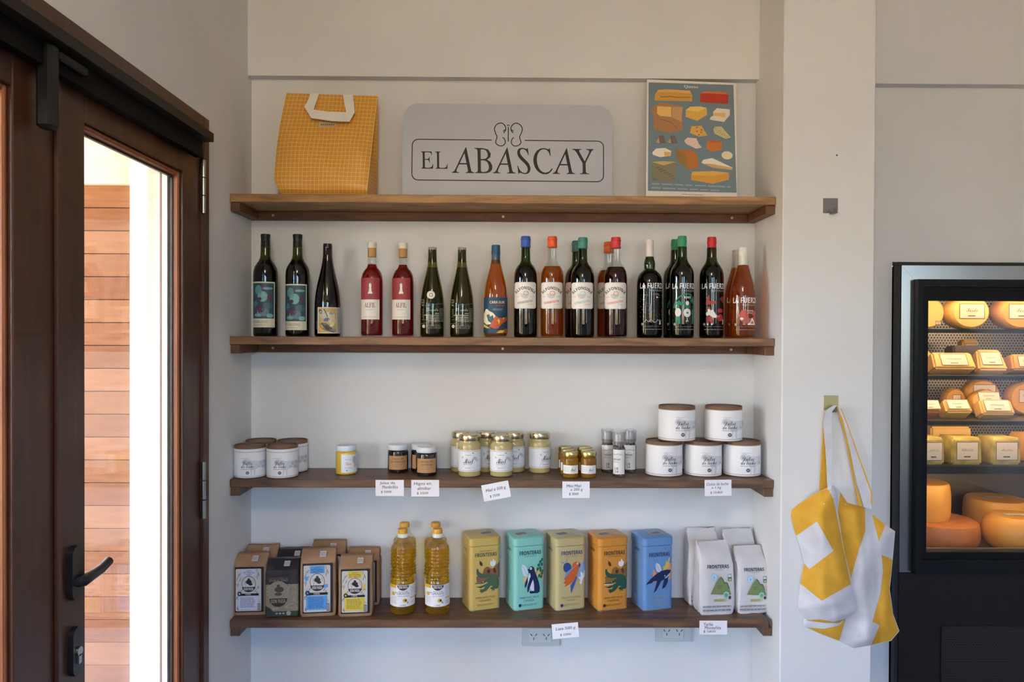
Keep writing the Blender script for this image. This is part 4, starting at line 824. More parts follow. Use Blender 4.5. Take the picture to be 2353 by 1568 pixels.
def flour_print(kind):
    def f(P):
        if kind == 'buck':
            P.rect(-39, 14, 39, 78, '7a705f', 1); P.rect(-39, 2, 39, 14, '23382c', 1)
            rd = random.Random(3)
            for k in range(60): P.ell(rd.uniform(-38, 38), rd.uniform(16, 77), 2.2, 1.3, rd.choice(('8d8270', '655c4e', '958a76')), 2, 6, rd.uniform(0, 3))
            P.text('HARINA INTEGRAL DE', -8, 93, 45, 3.5, '6f6658', 2, 'plain'); P.text('SARRACENO', -8, 87.5, 44, 6, '8a8070', 2, 'plain')
            P.ell(-8, 61, 24, 25, '8b8270', 3, 28); P.ell(-8, 61, 22.5, 23.5, '80776a', 4, 28); P.ell(-6, 66, 11, 7, '3d3833', 5, 14); P.ell(-8, 75, 4, 3, '3d3833', 5, 10); P.ell(-8, 55, 9, 4, '4a443c', 5, 12)
            P.poly([(-8+21*cos(t), 45+20*sin(t)) for t in [pi+pi*i/12 for i in range(13)]], '24211f', 6); P.text('DON PAISA', -8, 38.5, 34, 9, '8b8270', 7, 'sans'); P.rect(-23, 18, -8, 23, '8d8270', 3)
            for k in range(3): P.ell(-12+k*8, 9, 3, 2.4, '8d8b80', 3, 10)
            P.ell(16, 9, 5.5, 5.5, '8d8b80', 3, 14); P.poly([(-39, 14), (-39, 28), (-30, 24), (-20, 14)], '2a2a28', 2); return
        c = {'trigo': 'b5b8cc', 'cent': '4d8ac6', 'int': 'c2ac3c'}[kind]; bg = 'b4b0ac'
        P.rect(-33, 8, 33, 108, '1d1a1a', 1); P.poly(rrect(-31, 10.5, 27.5, 104, 3), bg, 2)
        rd = random.Random(4)
        for k in range(44):
            x, y = rd.choice((rd.uniform(-29, -17), rd.uniform(13, 25))), rd.uniform(14, 100); a = rd.uniform(-.8, .8); P.ell(x, y, .9, 4.5, rd.choice(('6a6866', '807e7c', '918f8c')), 3, 6, a)
        P.rect(-17, 88, 15, 103, c, 4); P.rect(-25, 15, 21, 43, c, 4)
        t1, t2, t3 = {'trigo': ('HARINA', 'DE TRIGO', '000'), 'cent': ('HARINA', 'INTEGRAL', 'CENTENO'), 'int': ('HARINA', 'INTEGRAL', 'DE TRIGO')}[kind]
        P.text(t1, -1, 99.8, 13, 2.6, '2a2a2e', 5, 'plain'); P.text(t2, -1, 95.3, 26, 4, '26262a', 5, 'plain'); P.text(t3, -1, 90.6, 12 if t3 == '000' else 25, 3.6, '26262a', 5, 'plain')
        P.ell(-1, 71, 16, 17, '2a2626', 5, 28); P.ell(-1, 71, 15, 16, 'bab6b2', 6, 28); P.ell(-1, 75, 7, 5, '2a2626', 7, 12); P.ell(-1, 81, 3, 2.2, '2a2626', 7, 10); P.ell(3, 70, 5, 3, '2a2626', 7, 10); P.line([(-10, 78), (-8, 66)], .8, '5a5654', 7); P.line([(8, 80), (11, 72)], .8, '5a5654', 7)
        P.poly([(-1+15*cos(t), 64+11.5*sin(t)) for t in [pi+pi*i/12 for i in range(13)]], '221f1f', 8); P.text('DON PAISA', -1, 59.6, 22, 6, 'c6c2be', 9, 'sans')
        P.rect(-22, 44.5, 22, 49.5, '1c1a1a', 5); P.ell(-22, 49, 5, 5, '2a2a34', 6, 16); P.ell(-22, 49, 2, 2, c, 7, 10); P.text('100%', -2, 47.4, 13, 4, 'd0cdc8', 6, 'sans')
        P.fine(-20, 18, 17, 41, 8, '4a4a58' if kind == 'trigo' else '2a3a50' if kind == 'cent' else '5a4c14', 5, .32, 2); P.rect(19, 12, 26, 27, '3a3636', 6)
        for k in range(7): P.rect(19.5+k*.9, 13, 19.9+k*.9, 26, bg, 7)
        if kind == 'cent': P.ell(17, 62, 5, 4, c, 4, 8); P.ell(-24, 78, 4, 5, c, 4, 8)
        if kind == 'int': P.ell(20, 68, 3, 8, c, 4, 8, -.4); P.ell(-23, 54, 4, 3, c, 4, 8)
    return f
def flour(cx, base, w, h, kind, label, Y, rz=0, rd_=1, d=.062, sticker=True):
    s = S(Y); p = at(cx, base, Y); W_2 = w*s; hh = h*s
    t = thing('flour_bag', label, 'flour bag', (p.x, Y, Z4+.0005), radians(rz), group='bags of flour')
    mk('bag', bagmesh(W_2, d, hh, FLSEC, seed=rd_), BLKBAG if kind == 'buck' else KRAFT, t, smooth=True)
    fs = W_2/ (80. if kind == 'buck' else 79.); dz = d/2*1.06
    def fn(u, v, e):
        k = max(0, (abs(u)-36)/4); return (u*fs, -dz-.0024-e+.004*k, v*hh/130.)
    P = Print(); flour_print(kind)(P); P.build('label', t, fn, cut=6, matargs=dict(rough=.4))
    st = Print(); st.rect(3, 0, 17, 7, 'b4b2b4', 1); st.fine(4, 1.5, 16, 5.5, 2, '7a787a', 2, .35, rd_)
    A = Vector((0, -d*.40, hh*.905)); Bv = Vector((0, d*.02, hh*.985)); nv = Vector((0, -(Bv.z-A.z), (Bv.y-A.y)*1)).normalized(); nv = Vector((0, -.72, .69))
    st.build('sticker', t, lambda u, v, e: tuple(Vector((u*fs, 0, 0))+A+(Bv-A)*(v/9.)+nv*(.0022+e)))
    return t
flour(580, 1403, 76, 133, 'trigo', 'kraft flour bag with white label standing in front by the left wall', -.120, 4, 1)
flour(604, 1390, 74, 131, 'trigo', 'kraft flour bag standing behind the white-labelled one by the left wall', -.045, 4, 2, .05)
flour(652.5, 1410, 75, 124, 'buck', 'black printed flour bag standing in front among the kraft bags', -.132, 6, 3, .060)
flour(676, 1393, 72, 123, 'buck', 'black flour bag hidden behind the front black one', -.046, 5, 4, .054)
flour(733.5, 1411, 80, 147, 'cent', 'kraft flour bag with blue label standing in front', -.130, 7, 5, .064)
flour(757, 1393, 78, 141, 'cent', 'kraft flour bag behind the blue-labelled one', -.045, 5, 6, .054)
flour(819, 1414, 77, 131, 'int', 'kraft flour bag with yellow label standing in front', -.130, 6, 7, .062)
flour(837, 1392, 74, 124, 'int', 'kraft flour bag behind the yellow-labelled one, beside the oil', -.045, 4, 8, .054)

# sunflower oil bottles
OIL = glassy('sunflower_oil', (.985, .84, .15), solid=.16, refr=.4, solid_col=(.92, .58, .03), ior=1.25)
PET = glassy('clear_pet', (.95, .96, .94)); YCAP = mat('d0982c', .4); WRING = mat('d4d4d4', .4)
def oil_lbl(P):
    P.rect(-27.6, 21, 27.6, 70, 'cfd0d8', 1); P.rect(-27.6, 63, -14, 70, 'c9a43c', 2)
    P.poly([(1+13*cos(t), 69+11*sin(t)) for t in [pi+pi*i/10 for i in range(11)]], '1f1c1a', 2); P.text('DON PAISA', 1, 65, 20, 6, 'c9c8c8', 3, 'sans')
    P.text('ACEITE DE', 1, 55.5, 20, 3, '3c3c44', 2, 'plain'); P.text('GIRASOL', 1, 51, 28, 5, '26262c', 2, 'plain'); P.text('ALTO OLEICO', 2, 45, 25, 3, '55555c', 2, 'plain')
    P.ell(5, 35, 5, 4.5, 'c9a02c', 2, 14); P.ell(7, 35, 2.4, 2.6, '3c2c1c', 3, 10); P.line([(9, 33), (13, 27)], .8, '5a6a44', 2); P.ell(11, 30, 2.5, 1.2, '6a7a4c', 2, 8, .6); P.ell(-20, 50, 3.5, 4.5, 'c29a34', 2, 12); P.ell(-15, 53, 1.2, 1.2, '2a2a2a', 2, 8); P.text('1.5 LITROS', 0, 24.5, 14, 2.4, '2a2a30', 2, 'sans'); P.fine(-24, 28, -12, 44, 5, 'a0a2ac', 2, .3, 4); P.fine(17, 44, 25, 66, 7, 'a0a2ac', 2, .3, 5); P.rect(17, 38, 25, 41, 'c9a43c', 2); P.fine(17, 26, 26, 34, 3, '9a9ca6', 2, .3, 6)
for cx, base, h, Y, lb in ((925, 1422, 192, -.122, 'front sunflower oil bottle with yellow cap beside the flour bags'), (1005, 1423, 192, -.122, 'front sunflower oil bottle with yellow cap beside the tins'), (929.5, 1393, 184, -.043, 'back sunflower oil bottle with yellow cap beside the flour bags'), (1001, 1393, 184, -.043, 'back sunflower oil bottle with yellow cap beside the tins')):
    s = S(Y); p = at(cx, base, Y); R = 28*s*(1 if Y < -.1 else .98); hh = h*s
    t = thing('oil_bottle', lb, 'bottle', (p.x, Y, Z4+.0005), group='sunflower oil bottles')
    pf = [(.86, 0), (.97, .015), (1, .04), (.97, .07), (1, .095), (1, .105), (.985, .11), (.985, .365), (1, .37)]
    pf += [(.965+.026*sin((z-.37)/.040*2*pi)-.075*max(0, 1-abs(z-.52)/.045), z) for z in [.38+.0115*i for i in range(35)]]
    pf += [(.93, .79), (.82, .825), (.62, .86), (.46, .885), (.40, .90), (.39, .935)]
    mk('plastic_body', lathe([(0, 0)]+[(R*r, hh*z) for r, z in pf]+[(0, hh*.936)], 36), PET, t, smooth=True)
    lq = [(r-.03, z) for r, z in pf if .01 < z < .815]; mk('oil', lathe([(0, hh*.012)]+[(R*r, hh*z) for r, z in lq]+[(0, hh*lq[-1][1])], 28), OIL, t, smooth=True)
    cp = mk('cap', lathe([(0, hh*.945), (R*.40, hh*.945), (R*.40, hh*.985), (R*.37, hh), (0, hh)], 24), YCAP, t, smooth=True)
    mk('neck_ring', lathe([(0, hh*.900), (R*.42, hh*.900), (R*.41, hh*.944), (0, hh*.944)], 24), WRING, t, smooth=True)
    P = Print(); oil_lbl(P); P.build('label', t, cyl(R, 28, turn(p.x, Y), off=.0006), cut=3)

# yerba mate tins
Z5 = 5.4075; Z6 = 4.7525
def conv(x0, x1, yb0, sl, yt0):                               # zoom pixels of one tin front -> unit face
    def f(x, y): yb = yb0+sl*(x-x0); return ((x-x0)/(x1-x0), (yb-y)/(yb0-yt0))
    return f
def tin_art(kind, pal):
    def f(P):
        c = conv(1150, 1583, 1212, -.112, 440) if kind in ('croc', 'croc2') else conv(1690, 2150, 1226, -.12, 445) if kind == 'peng' else conv(335, 728, 1058, -.10, 385) if kind == 'parrot' else conv(1300, 1678, 1038, -.11, 365)
        def pg(pts, co, ly=2): P.poly([c(*q) for q in pts], co, ly)
        def el(x, y, rx, ry, co, ly=3, rot=0):
            a = c(x, y); b0 = c(x+rx, y); b1 = c(x, y-ry); n = 14; P.poly([c(x+rx*cos(2*pi*i/n)*cos(rot)-ry*sin(2*pi*i/n)*sin(rot), y+rx*cos(2*pi*i/n)*sin(rot)+ry*sin(2*pi*i/n)*cos(rot)) for i in range(n)], co, ly)
        ink = pal['ink']
        over = kind in ('croc', 'whale')
        P.text('FRONTERAS', .52, .885 if not over else .855, .70, .062, ink, 3, 'sans'); P.text('PRODUCTO ARGENTINO', .52, .83 if not over else .91, .40, .018, pal['txt'], 3, 'plain')
        P.text(pal['l1'], .50, .185, .64, .035, pal['txt'], 3, 'plain', shear=.2); P.text(pal['l2'], .48, .14, .64*len(pal['l2'])/len(pal['l1']), .035, pal['txt'], 3, 'plain', shear=.2)
        P.fine(.24, .055, .82, .09, 2, pal['txt'], 3, .35, 4)
        if kind != 'croc' and kind != 'whale': P.ell(.19, .073, .048, .026, ink, 3, 16)
        if kind in ('croc', 'croc2'):
            pg([(1240, 800), (1245, 870), (1390, 860), (1420, 760), (1330, 760)], pal['b']); pg([(1330, 745), (1345, 705), (1375, 675), (1410, 672), (1440, 690), (1490, 690), (1510, 650), (1583, 600), (1583, 810), (1520, 790), (1400, 800), (1330, 790)], pal['b'])
            pg([(1245, 705), (1262, 702), (1275, 735), (1305, 755), (1350, 765), (1420, 758), (1490, 755), (1535, 780), (1562, 830), (1562, 880), (1545, 930), (1500, 938), (1495, 965), (1478, 948), (1455, 970), (1460, 945), (1438, 940), (1440, 925), (1480, 905), (1440, 900), (1420, 925), (1380, 965), (1330, 985), (1300, 1000), (1310, 980), (1280, 975), (1300, 962), (1280, 950), (1340, 945), (1365, 912), (1300, 935), (1225, 918), (1280, 915), (1340, 895), (1400, 868), (1395, 855), (1330, 880), (1220, 888), (1225, 875), (1290, 868), (1350, 845), (1400, 815), (1415, 800), (1330, 812), (1270, 800), (1245, 770), (1240, 735)], pal['a'], 4)
            el(1333, 858, 5, 5, 'd0d0c0', 5); el(1305, 640, 20, 30, pal['n'], 3, -.5); P.line([c(1282, 600), c(1295, 615)], .012, pal['n'], 3)
            pg([(1430, 640), (1440, 600), (1462, 605), (1480, 568), (1495, 600), (1515, 600), (1505, 645), (1475, 668), (1445, 660)], 'c9cbd6', 4); el(1412, 728, 22, 26, pal['n'], 5, .5); el(1497, 715, 20, 34, pal['n'], 5, -.3); P.line([c(1490, 665), c(1485, 720)], .012, pal['n'], 5)
            if kind == 'croc2':
                for k in range(5): pg([(1228+k*26, 886), (1248+k*26, 884-k*3), (1240+k*26, 905-k*3)], 'd8d6cc', 6)
        if kind == 'peng':
            pg([(1940, 690), (2145, 690), (2145, 840), (2060, 800), (1830, 790), (1820, 890), (1880, 890), (1900, 800)], 'b9a878', 2)
            pg([(1805, 655), (1850, 665), (1880, 700), (1895, 750), (1880, 800), (1830, 790), (1812, 760), (1800, 700)], 'b9c4d2', 3); P.line([c(1815, 680), c(1880, 780)], .01, '7fa0b0', 4)
            pg([(1935, 740), (1900, 790), (1890, 860), (1910, 920), (1950, 970), (1990, 972), (1985, 860), (1960, 770)], 'c3c8dc', 4)
            pg([(1890, 800), (1850, 880), (1845, 930), (1860, 938), (1892, 870)], '14244c', 5)
            pg([(1910, 690), (1930, 672), (1960, 670), (1985, 685), (1998, 730), (2030, 790), (2055, 850), (2075, 920), (2072, 975), (2045, 995), (1985, 1000), (1940, 1006), (1915, 995), (1925, 975), (1990, 970), (1985, 880), (1970, 830), (1945, 880), (1920, 940), (1900, 992), (1885, 985), (1885, 930), (1910, 850), (1935, 790), (1925, 755), (1895, 750), (1905, 735), (1885, 710), (1910, 705)], '14244c', 6)
            el(1937, 697, 17, 17, 'd0d4dc', 7); el(1937, 697, 7, 7, '14244c', 8)
            P.line([c(2020, 750), c(2070, 660), c(2110, 580)], .014, '1f5a4c', 5); P.line([c(2050, 810), c(2090, 740)], .014, '1f5a4c', 5)
            for x, y in ((2040, 700), (2055, 650), (2080, 690), (2080, 610), (2105, 640), (2108, 580), (2065, 780), (2085, 715), (2110, 750), (2120, 720), (2095, 790)): el(x, y, 17, 22, '1f5a4c', 5, .4)
        if kind == 'parrot':
            pg([(722, 515), (670, 545), (620, 640), (600, 700), (650, 690), (722, 610)], '6f93bb'); el(480, 602, 54, 54, '27407e', 3); pg([(455, 545), (470, 540), (490, 495), (470, 515)], '5f83b0', 3); pg([(450, 550), (390, 540), (420, 560)], '5f83b0', 3)
            pg([(545, 570), (560, 545), (600, 533), (640, 545), (648, 575), (636, 590), (625, 620), (600, 690), (560, 740), (520, 770), (445, 805), (460, 775), (430, 768), (452, 735), (440, 720), (470, 680), (510, 625), (540, 600)], 'b35a24', 4)
            pg([(600, 680), (605, 705), (575, 780), (530, 872), (520, 790), (560, 745)], '2f4f96', 5); el(612, 553, 11, 11, 'd0ccc0', 5); el(612, 553, 4, 4, '202838', 6); pg([(632, 545), (650, 560), (640, 600), (625, 575)], '2c3f70', 6); pg([(440, 720), (465, 650), (545, 600), (600, 575), (540, 620), (480, 680)], '5f83b0', 5)
            pg([(650, 645), (670, 640), (682, 665), (715, 600), (720, 680), (690, 705), (660, 772), (640, 762), (650, 725), (622, 700), (655, 690)], 'c3c8d4', 5)
        if kind == 'whale':
            pg([(1410, 640), (1425, 600), (1470, 650), (1560, 590), (1600, 560), (1640, 540), (1672, 500), (1672, 640), (1640, 700), (1560, 690), (1420, 740)], 'b98a66', 2)
            pg([(1540, 560), (1560, 570), (1590, 500), (1605, 515), (1620, 465), (1635, 470), (1620, 520), (1640, 530), (1600, 570), (1590, 590), (1555, 600)], 'b5a44a', 3)
            pg([(1445, 560), (1460, 530), (1500, 545), (1525, 600), (1500, 630), (1460, 620)], 'b9c0cc', 3); P.line([c(1455, 545), c(1510, 625)], .012, '8f9aac', 4)
            pg([(1320, 778), (1340, 745), (1400, 690), (1460, 645), (1530, 610), (1600, 595), (1643, 595), (1635, 640), (1610, 685), (1605, 730), (1570, 785), (1530, 803), (1545, 750), (1560, 700), (1520, 720), (1490, 770), (1460, 820), (1422, 850), (1440, 800), (1468, 720), (1420, 725), (1400, 745), (1370, 752), (1335, 765)], '16244f', 5)
            pg([(1560, 690), (1640, 620), (1630, 650), (1590, 685)], '8fa4bc', 6); el(1568, 662, 9, 9, '9fb2c4', 6); el(1568, 662, 4, 4, '16244f', 7)
    return f
TW, TD = .0965, .0965
def rr_prism(w, d, r, z0, z1, n=6, top_in=0):
    bm = NB(); prof = [(0, z0), (0, z1-top_in), (-top_in, z1)] if top_in else [(0, z0), (0, z1)]
    rings = [[bm.verts.new((x, y, z)) for x, y in rrect(-w/2-o_, -d/2-o_, w/2+o_, d/2+o_, r, n)] for o_, z in prof]
    for A, C in zip(rings, rings[1:]):
        for i in range(len(A)): bm.faces.new((A[i], A[(i+1) % len(A)], C[(i+1) % len(A)], C[i]))
    bm.faces.new(rings[0]); bm.faces.new(rings[-1]); return bm
def tin(cx0, cx1, fpx, fpy, kind, hexc, pal, label, ang, hpx=147.5):
    A = atz(*c4(fpx, fpy), Z4); A.y = max(A.y, -.118); A = Vector((at(fpx, fpy, A.y).x, A.y, Z4)); a = radians(ang)
    W2 = TW*(1.0); ctr = A+Vector((cos(a), sin(a), 0))*(W2/2-.006)+Vector((-sin(a), cos(a), 0))*(TD/2-.003)
    off = ctr.y+(TD/2)*(cos(a)+abs(sin(a)))*.98+.003
    if off > 0: ctr.y -= off
    s = S(A.y); bh = hpx*s*1.005; lh = 20*s
    t = thing('mate_tin', label, 'tin', (ctr.x, ctr.y, Z4+.0005), a, group='square yerba mate tins')
    body = mat(hexc, .3); mk('body', rr_prism(W2, TD, .013, .0022, bh), body, t, smooth=True)
    mk('bottom_rim', rr_prism(W2+.0012, TD+.0012, .0135, 0, .0024), mat('a8a59a', .3, .8), t, smooth=True)
    mk('seam', rr_prism(W2-.002, TD-.002, .012, bh, bh+.0016), mat('2c2a26', .6), t, smooth=True)
    ld = mk('lid', rr_prism(W2+.0030, TD+.0030, .0145, bh+.0015, bh+lh, top_in=.0024), body, t, smooth=True)
    P = Print(); q = .26
    P.poly([(x*cos(q)-y*sin(q)+pal.get('sx', -.012), x*sin(q)+y*cos(q)) for x, y in rrect(-.020, -.014, .020, .014, .004)], 'b5b2a8', 1); P.poly([(x*cos(q)-y*sin(q)+pal.get('sx', -.012), x*sin(q)+y*cos(q)) for x, y in rrect(-.017, -.011, .017, .011, .003)], '6f7074', 2); P.squiggle(.012 if pal.get('sx', -1) < 0 else -.04, .0, .036 if pal.get('sx', -1) < 0 else -.016, .006, .0008, '7f7a66', 1, 3)
    P.build('lid_print', ld, lambda u, v, e: (u, v, bh+lh+.0002+e))
    def tinface(u, v, e):                                     # follows the rounded corners of the tin
        rc = .013; x = u*W2; z_ = .002+v*bh; r2 = rc+.0003+e
        if x > W2-rc: th = (x-W2+rc)/rc; return (W2/2-rc+r2*sin(th), -TD/2+rc-r2*cos(th), z_)
        if x < rc: th = (rc-x)/rc; return (-W2/2+rc-r2*sin(th), -TD/2+rc-r2*cos(th), z_)
        return (-W2/2+x, -TD/2-.0003-e, z_)
    P = Print(); tin_art(kind, pal)(P); P.build('artwork', t, tinface, cut=.025, matargs=dict(rough=.35))
    P = Print()
    P.text('FRONTERAS', .5, .90, .5, .04, pal['ink'], 2, 'sans'); P.fine(.2, .25, .8, .80, 14, pal['txt'], 2, .22, 5); P.rect(.22, .07, .40, .17, 'b8b8bc', 2); P.rect(.26, .08, .29, .16, '3a3a50', 3); P.rect(.32, .08, .35, .16, '3a3a50', 3)
    P.build('side_print', t, lambda u, v, e: (-W2/2-.0003-e, TD/2-.013-u*(TD-.026), .002+v*bh), matargs=dict(rough=.35))
    return t
tin(1062, 1153, 1083, 1414, 'croc', 'b49c58', dict(ink='3f4a38', txt='5a5434', b='7a5340', a='3f5844', n='4a2c24', l1='YERBA MATE, POLEO', l2='Y CARDAMOMO', sx=.016), 'sand yellow mate tin with crocodile picture standing beside the oil bottles', 18)
tin(1163, 1257, 1185, 1416.5, 'peng', '77b3ab', dict(ink='16284a', txt='2f5a5c', l1='YERBA MATE, MENTA', l2='Y LAVANDA'), 'turquoise mate tin with penguin picture', 17)
tin(1260, 1353, 1281, 1412.5, 'parrot', 'a79c72', dict(ink='27386c', txt='8a7440', l1='YERBA MATE, JENGIBRE', l2='Y NARANJA'), 'beige mate tin with orange parrot picture', 16.5)
tin(1356, 1450, 1379, 1412.5, 'croc2', 'bb7f34', dict(ink='3a3020', txt='5a4420', b='7f5a28', a='1d4a3c', n='4a3018', l1='YERBA MATE, POLEO', l2='Y CARDAMOMO'), 'orange mate tin with grinning crocodile picture', 16)
tin(1458, 1555, 1482, 1408.5, 'whale', '5c83b4', dict(ink='1c2850', txt='8f9a78', l1='YERBA MATE, CEDRON', l2='Y LIMON', sx=.014), 'blue mate tin with navy whale picture beside the white bags', 15)

# white yerba bags
WBAG = noisy('white_paper_bag', 'b4b2b4', 'c6c4c6', nscale=10, rough=.6, bump=.35, bscale=26)
YSEC = [(.88, .92, 0, 0), (.97, 1, 0, .035), (1.0, 1.05, 0, .12), (1.0, 1.06, 0, .35), (.99, 1.0, .0, .55), (.97, .92, .03, .70), (.95, .72, .10, .80), (.91, .42, .22, .90), (.87, .16, .32, .975), (.86, .09, .34, 1.0)]
def yerba_print(P):
    g = '66774a'; ink = '26282c'
    P.text('FRONTERAS', 4, 110, 58, 8, ink, 2, 'sans'); P.text('MONTAÑITA', 6, 103, 24, 3, '77787c', 2, 'plain')
    P.poly([(-18, 49), (-14, 56), (-2, 76), (6, 85), (11, 86), (15, 82), (20, 73), (24, 74), (28, 72), (37, 50), (38, 46), (20, 47)], g, 2); P.line([(8, 86), (11, 86.5), (15, 82), (20, 73), (24, 74), (27, 73), (33, 60)], 1.6, ink, 3); P.line([(0, 67), (13, 67.5)], .9, ink, 3); P.line([(3, 62.5), (9, 62.5)], .9, ink, 3)
    P.ell(-8, 87, 8, 8, '86b0cc', 2, 18); P.ell(-8, 87, 6.6, 6.6, '9cc0d8', 3, 18); P.line([(-8, 83), (-8, 91)], 1, '3f78a8', 4); P.line([(-11, 88), (-8, 84), (-5, 88)], 1, '3f78a8', 4)
    P.rect(29, 77, 41, 93, '77845c', 2); P.rect(30, 86, 40, 92, 'a8bcbc', 3); P.rect(30, 84, 40, 86, '23262c', 3); P.ell(35, 81, 3, 2.4, 'a8b06c', 3, 10)
    P.ell(24, 46, 8, 8, '7fb0cc', 4, 18); P.ell(24, 46, 5, 5, '6f9a4c', 5, 12); P.ell(34, 40, 4, 4, '3c3038', 4, 12)
    P.rect(-8, 31, 26, 38, 'a8a878', 2); P.fine(-7, 32, 25, 37, 2, '55543c', 3, .4, 2)
    for v in (22, 18, 14, 9): P.rect(-38, v, 38, v+.5, '55575c', 2)
    P.fine(-38, 18.6, 38, 21.8, 1, '55575c', 2, .4, 3, False); P.fine(-38, 9.8, 38, 13.6, 1, '55575c', 2, .4, 4, False)
def yerba(cx, base, w, h, label, Y, rz, seed, d=.062):
    s = S(Y); p = at(cx, base, Y); W2 = w*s; hh = h*s
    t = thing('yerba_bag', label, 'bag', (p.x, Y, Z4+.0005), radians(rz), group='white paper bags of yerba mate')
    mk('bag', bagmesh(W2, d, hh, YSEC, jit=.0021, seed=seed), WBAG, t, smooth=True)
    def dep(z):
        for a, b_ in zip(YSEC, YSEC[1:]):
            if a[3] <= z <= b_[3]: k = (z-a[3])/(b_[3]-a[3]); return (a[1]+(b_[1]-a[1])*k)*d/2-(a[2]+(b_[2]-a[2])*k)*d
        return d/2
    P = Print(); yerba_print(P); P.build('label', t, lambda u, v, e: ((u*.90-2)*W2/84., -dep(v/160.)-.0030-e+max(0, (abs(u)-36))*.0008, v*hh/160.), cut=6, cutv=6)
    return t
yerba(1639, 1416, 82, 160, 'white yerba bag with green mountain print in front, beside the blue tin', -.118, 6, 1)
yerba(1721, 1403, 76, 146, 'white yerba bag with green mountain print in front, beside the pillar', -.108, 6, 2, .060)
yerba(1613, 1392, 78, 170, 'taller white yerba bag standing behind, beside the blue tin', -.044, 5, 3, .054)
yerba(1697, 1392, 77, 167, 'taller white yerba bag standing behind in the corner', -.040, 5, 4, .052)

# ------------------------------------------------------------------ wall sockets under the lowest shelf
PLATE = mat('b2b6b4', .4); SLOT = mat('23252c', .6)
for x0, x1, yb, lb in ((1199, 1286, 1484, 'double wall socket partly hidden by the tilted price card'), (1505, 1589, 1474, 'double wall socket below the blue tin')):
    a = at(x0, yb, 0); b_ = at(x1, yb, 0); wv = b_.x-a.x; hv = .075; s = S(0)
    t = thing('wall_socket', lb, 'socket', ((a.x+b_.x)/2, 0, a.z), group='double wall sockets')
    mk('cover_plate', B(-wv/2, wv/2, -.006, -.0005, 0, hv, bev=.0012), PLATE, t)
    md = mk('socket_module', B(-wv/2+16*s, wv/2-20*s, -.0085, -.006, 9*s, 9*s+.045, bev=.0008), mat('babebb', .4), t)
    for k in (-1, 1):
        cx = -2*s+k*14.5*s
        for q, (dx, dz, rt) in enumerate(((-5.5, 27, -.6), (5.5, 27, .6), (0, 18.5, 0))):
            mk('slot', B(-.0011, .0011, -.0004, .0004, -.0042, .0042), SLOT, md, (cx+dx*s, -.0087, dz*s), (0, rt, 0))

# ------------------------------------------------------------------ pillar: hooks and tote bag
PY = -NICHE
def hook(px, py, hexc, label, metal):
    p = at(px, py, PY); s = S(PY); w = 34*s
    t = thing('wall_hook', label, 'hook', (p.x, PY, p.z)); m = mat(hexc, .35, metal)
    mk('plate', B(-w/2, w/2, -.002, -.0002, -w/2, w/2, bev=.0006), m, t)
    bm = NB(); prism(bm, [(-.0035, -w/2-.004), (.008, -w/2-.004), (.008, -w/2+.013), (.0035, -w/2+.008)], -.022, -.0185); box(bm, -.0035, .008, -.0185, -.002, -w/2-.004, -w/2-.002)
    mk('peg', bm, mat('4a4744' if metal < .5 else '57544c', .3, .8), t)
hook(1908, 473, '6a6560', 'dark square steel wall hook, empty, above the tote bag', .7)
hook(1908.5, 926, '9a946a', 'brass square wall hook holding the tote bag', .5)
mk('wall_mark', lathe([(0, 0), (.0025, 0), (.0025, .0008), (0, .0008)], 8), mat('4a463c', .8), None, at(1923, 357, PY-.0001), (radians(90), 0, 0), label='small dark nail mark on the white pillar above the hooks', cat='mark')
bo = at(1935, 1300, PY); bo.y = PY
tb = thing('tote_bag', 'yellow and white patchwork cloth tote bag hanging from the brass hook', 'tote bag', bo)
def zz(l): return [(1780+x/2.2157, 860+y/2.2157) for x, y in l]
LOBE = zz([(80, 722), (86, 690), (130, 655), (215, 602), (270, 578), (300, 566), (320, 600), (322, 700), (345, 850), (388, 1065), (412, 1180), (412, 1205), (365, 1245), (330, 1268), (260, 1268), (165, 1258), (122, 1195), (120, 1160), (130, 1070), (150, 965), (125, 870), (110, 825), (92, 770)])
BODY = zz([(265, 585), (300, 566), (335, 600), (370, 655), (430, 672), (490, 688), (497, 712), (565, 768), (612, 800), (600, 945), (585, 1095), (602, 1220), (634, 1308), (592, 1358), (490, 1382), (400, 1396), (328, 1360), (240, 1327), (165, 1292), (145, 1285), (150, 1245), (260, 1200), (300, 900)])
def dist(p, poly):
    b_ = 1e9
    for i in range(len(poly)):
        ax, ay = poly[i]; bx, by = poly[(i+1) % len(poly)]; dx, dy = bx-ax, by-ay; t = max(0, min(1, ((p[0]-ax)*dx+(p[1]-ay)*dy)/(dx*dx+dy*dy+1e-9)))
        b_ = min(b_, hypot(p[0]-ax-t*dx, p[1]-ay-t*dy))
    return b_
def relief(poly, amp, base, fold):
    def f(px, npy, e):
        py = -npy; d_ = dist((px, py), poly); dep = base(px, py)+amp*(1-exp(-d_/22.))+fold(px, py)*min(1, d_/14.)
        q = at(px, py, PY-dep-e*2.2); return q-bo
    return f
def sst(a, b_, x): t = max(0, min(1, (x-a)/(b_-a))); return t*t*(3-2*t)
fB = relief(BODY, .026, lambda x, y: .0015, lambda x, y: .010*exp(-((x-(1965+.10*(y-1170)))/12.)**2)+.005*sin((x*.06+y*.035))-.006*exp(-((x-(2010+.05*(y-1200)))/10.)**2))
fL = relief(LOBE, .032, lambda x, y: .0015+.034*sst(1835, 1925, x), lambda x, y: .008*exp(-((x-(1890-.02*(y-1150)))/14.)**2)+.005*sin(.07*x-.045*y)+.004*sin(.11*y+.03*x)*sst(1340, 1400, y))
YEL = noisy('yellow_canvas', 'bf8d26', 'c99830', nscale=30, rough=.85); CAN = noisy('white_canvas', 'b4b3b7', 'bfbec2', nscale=30, rough=.85)
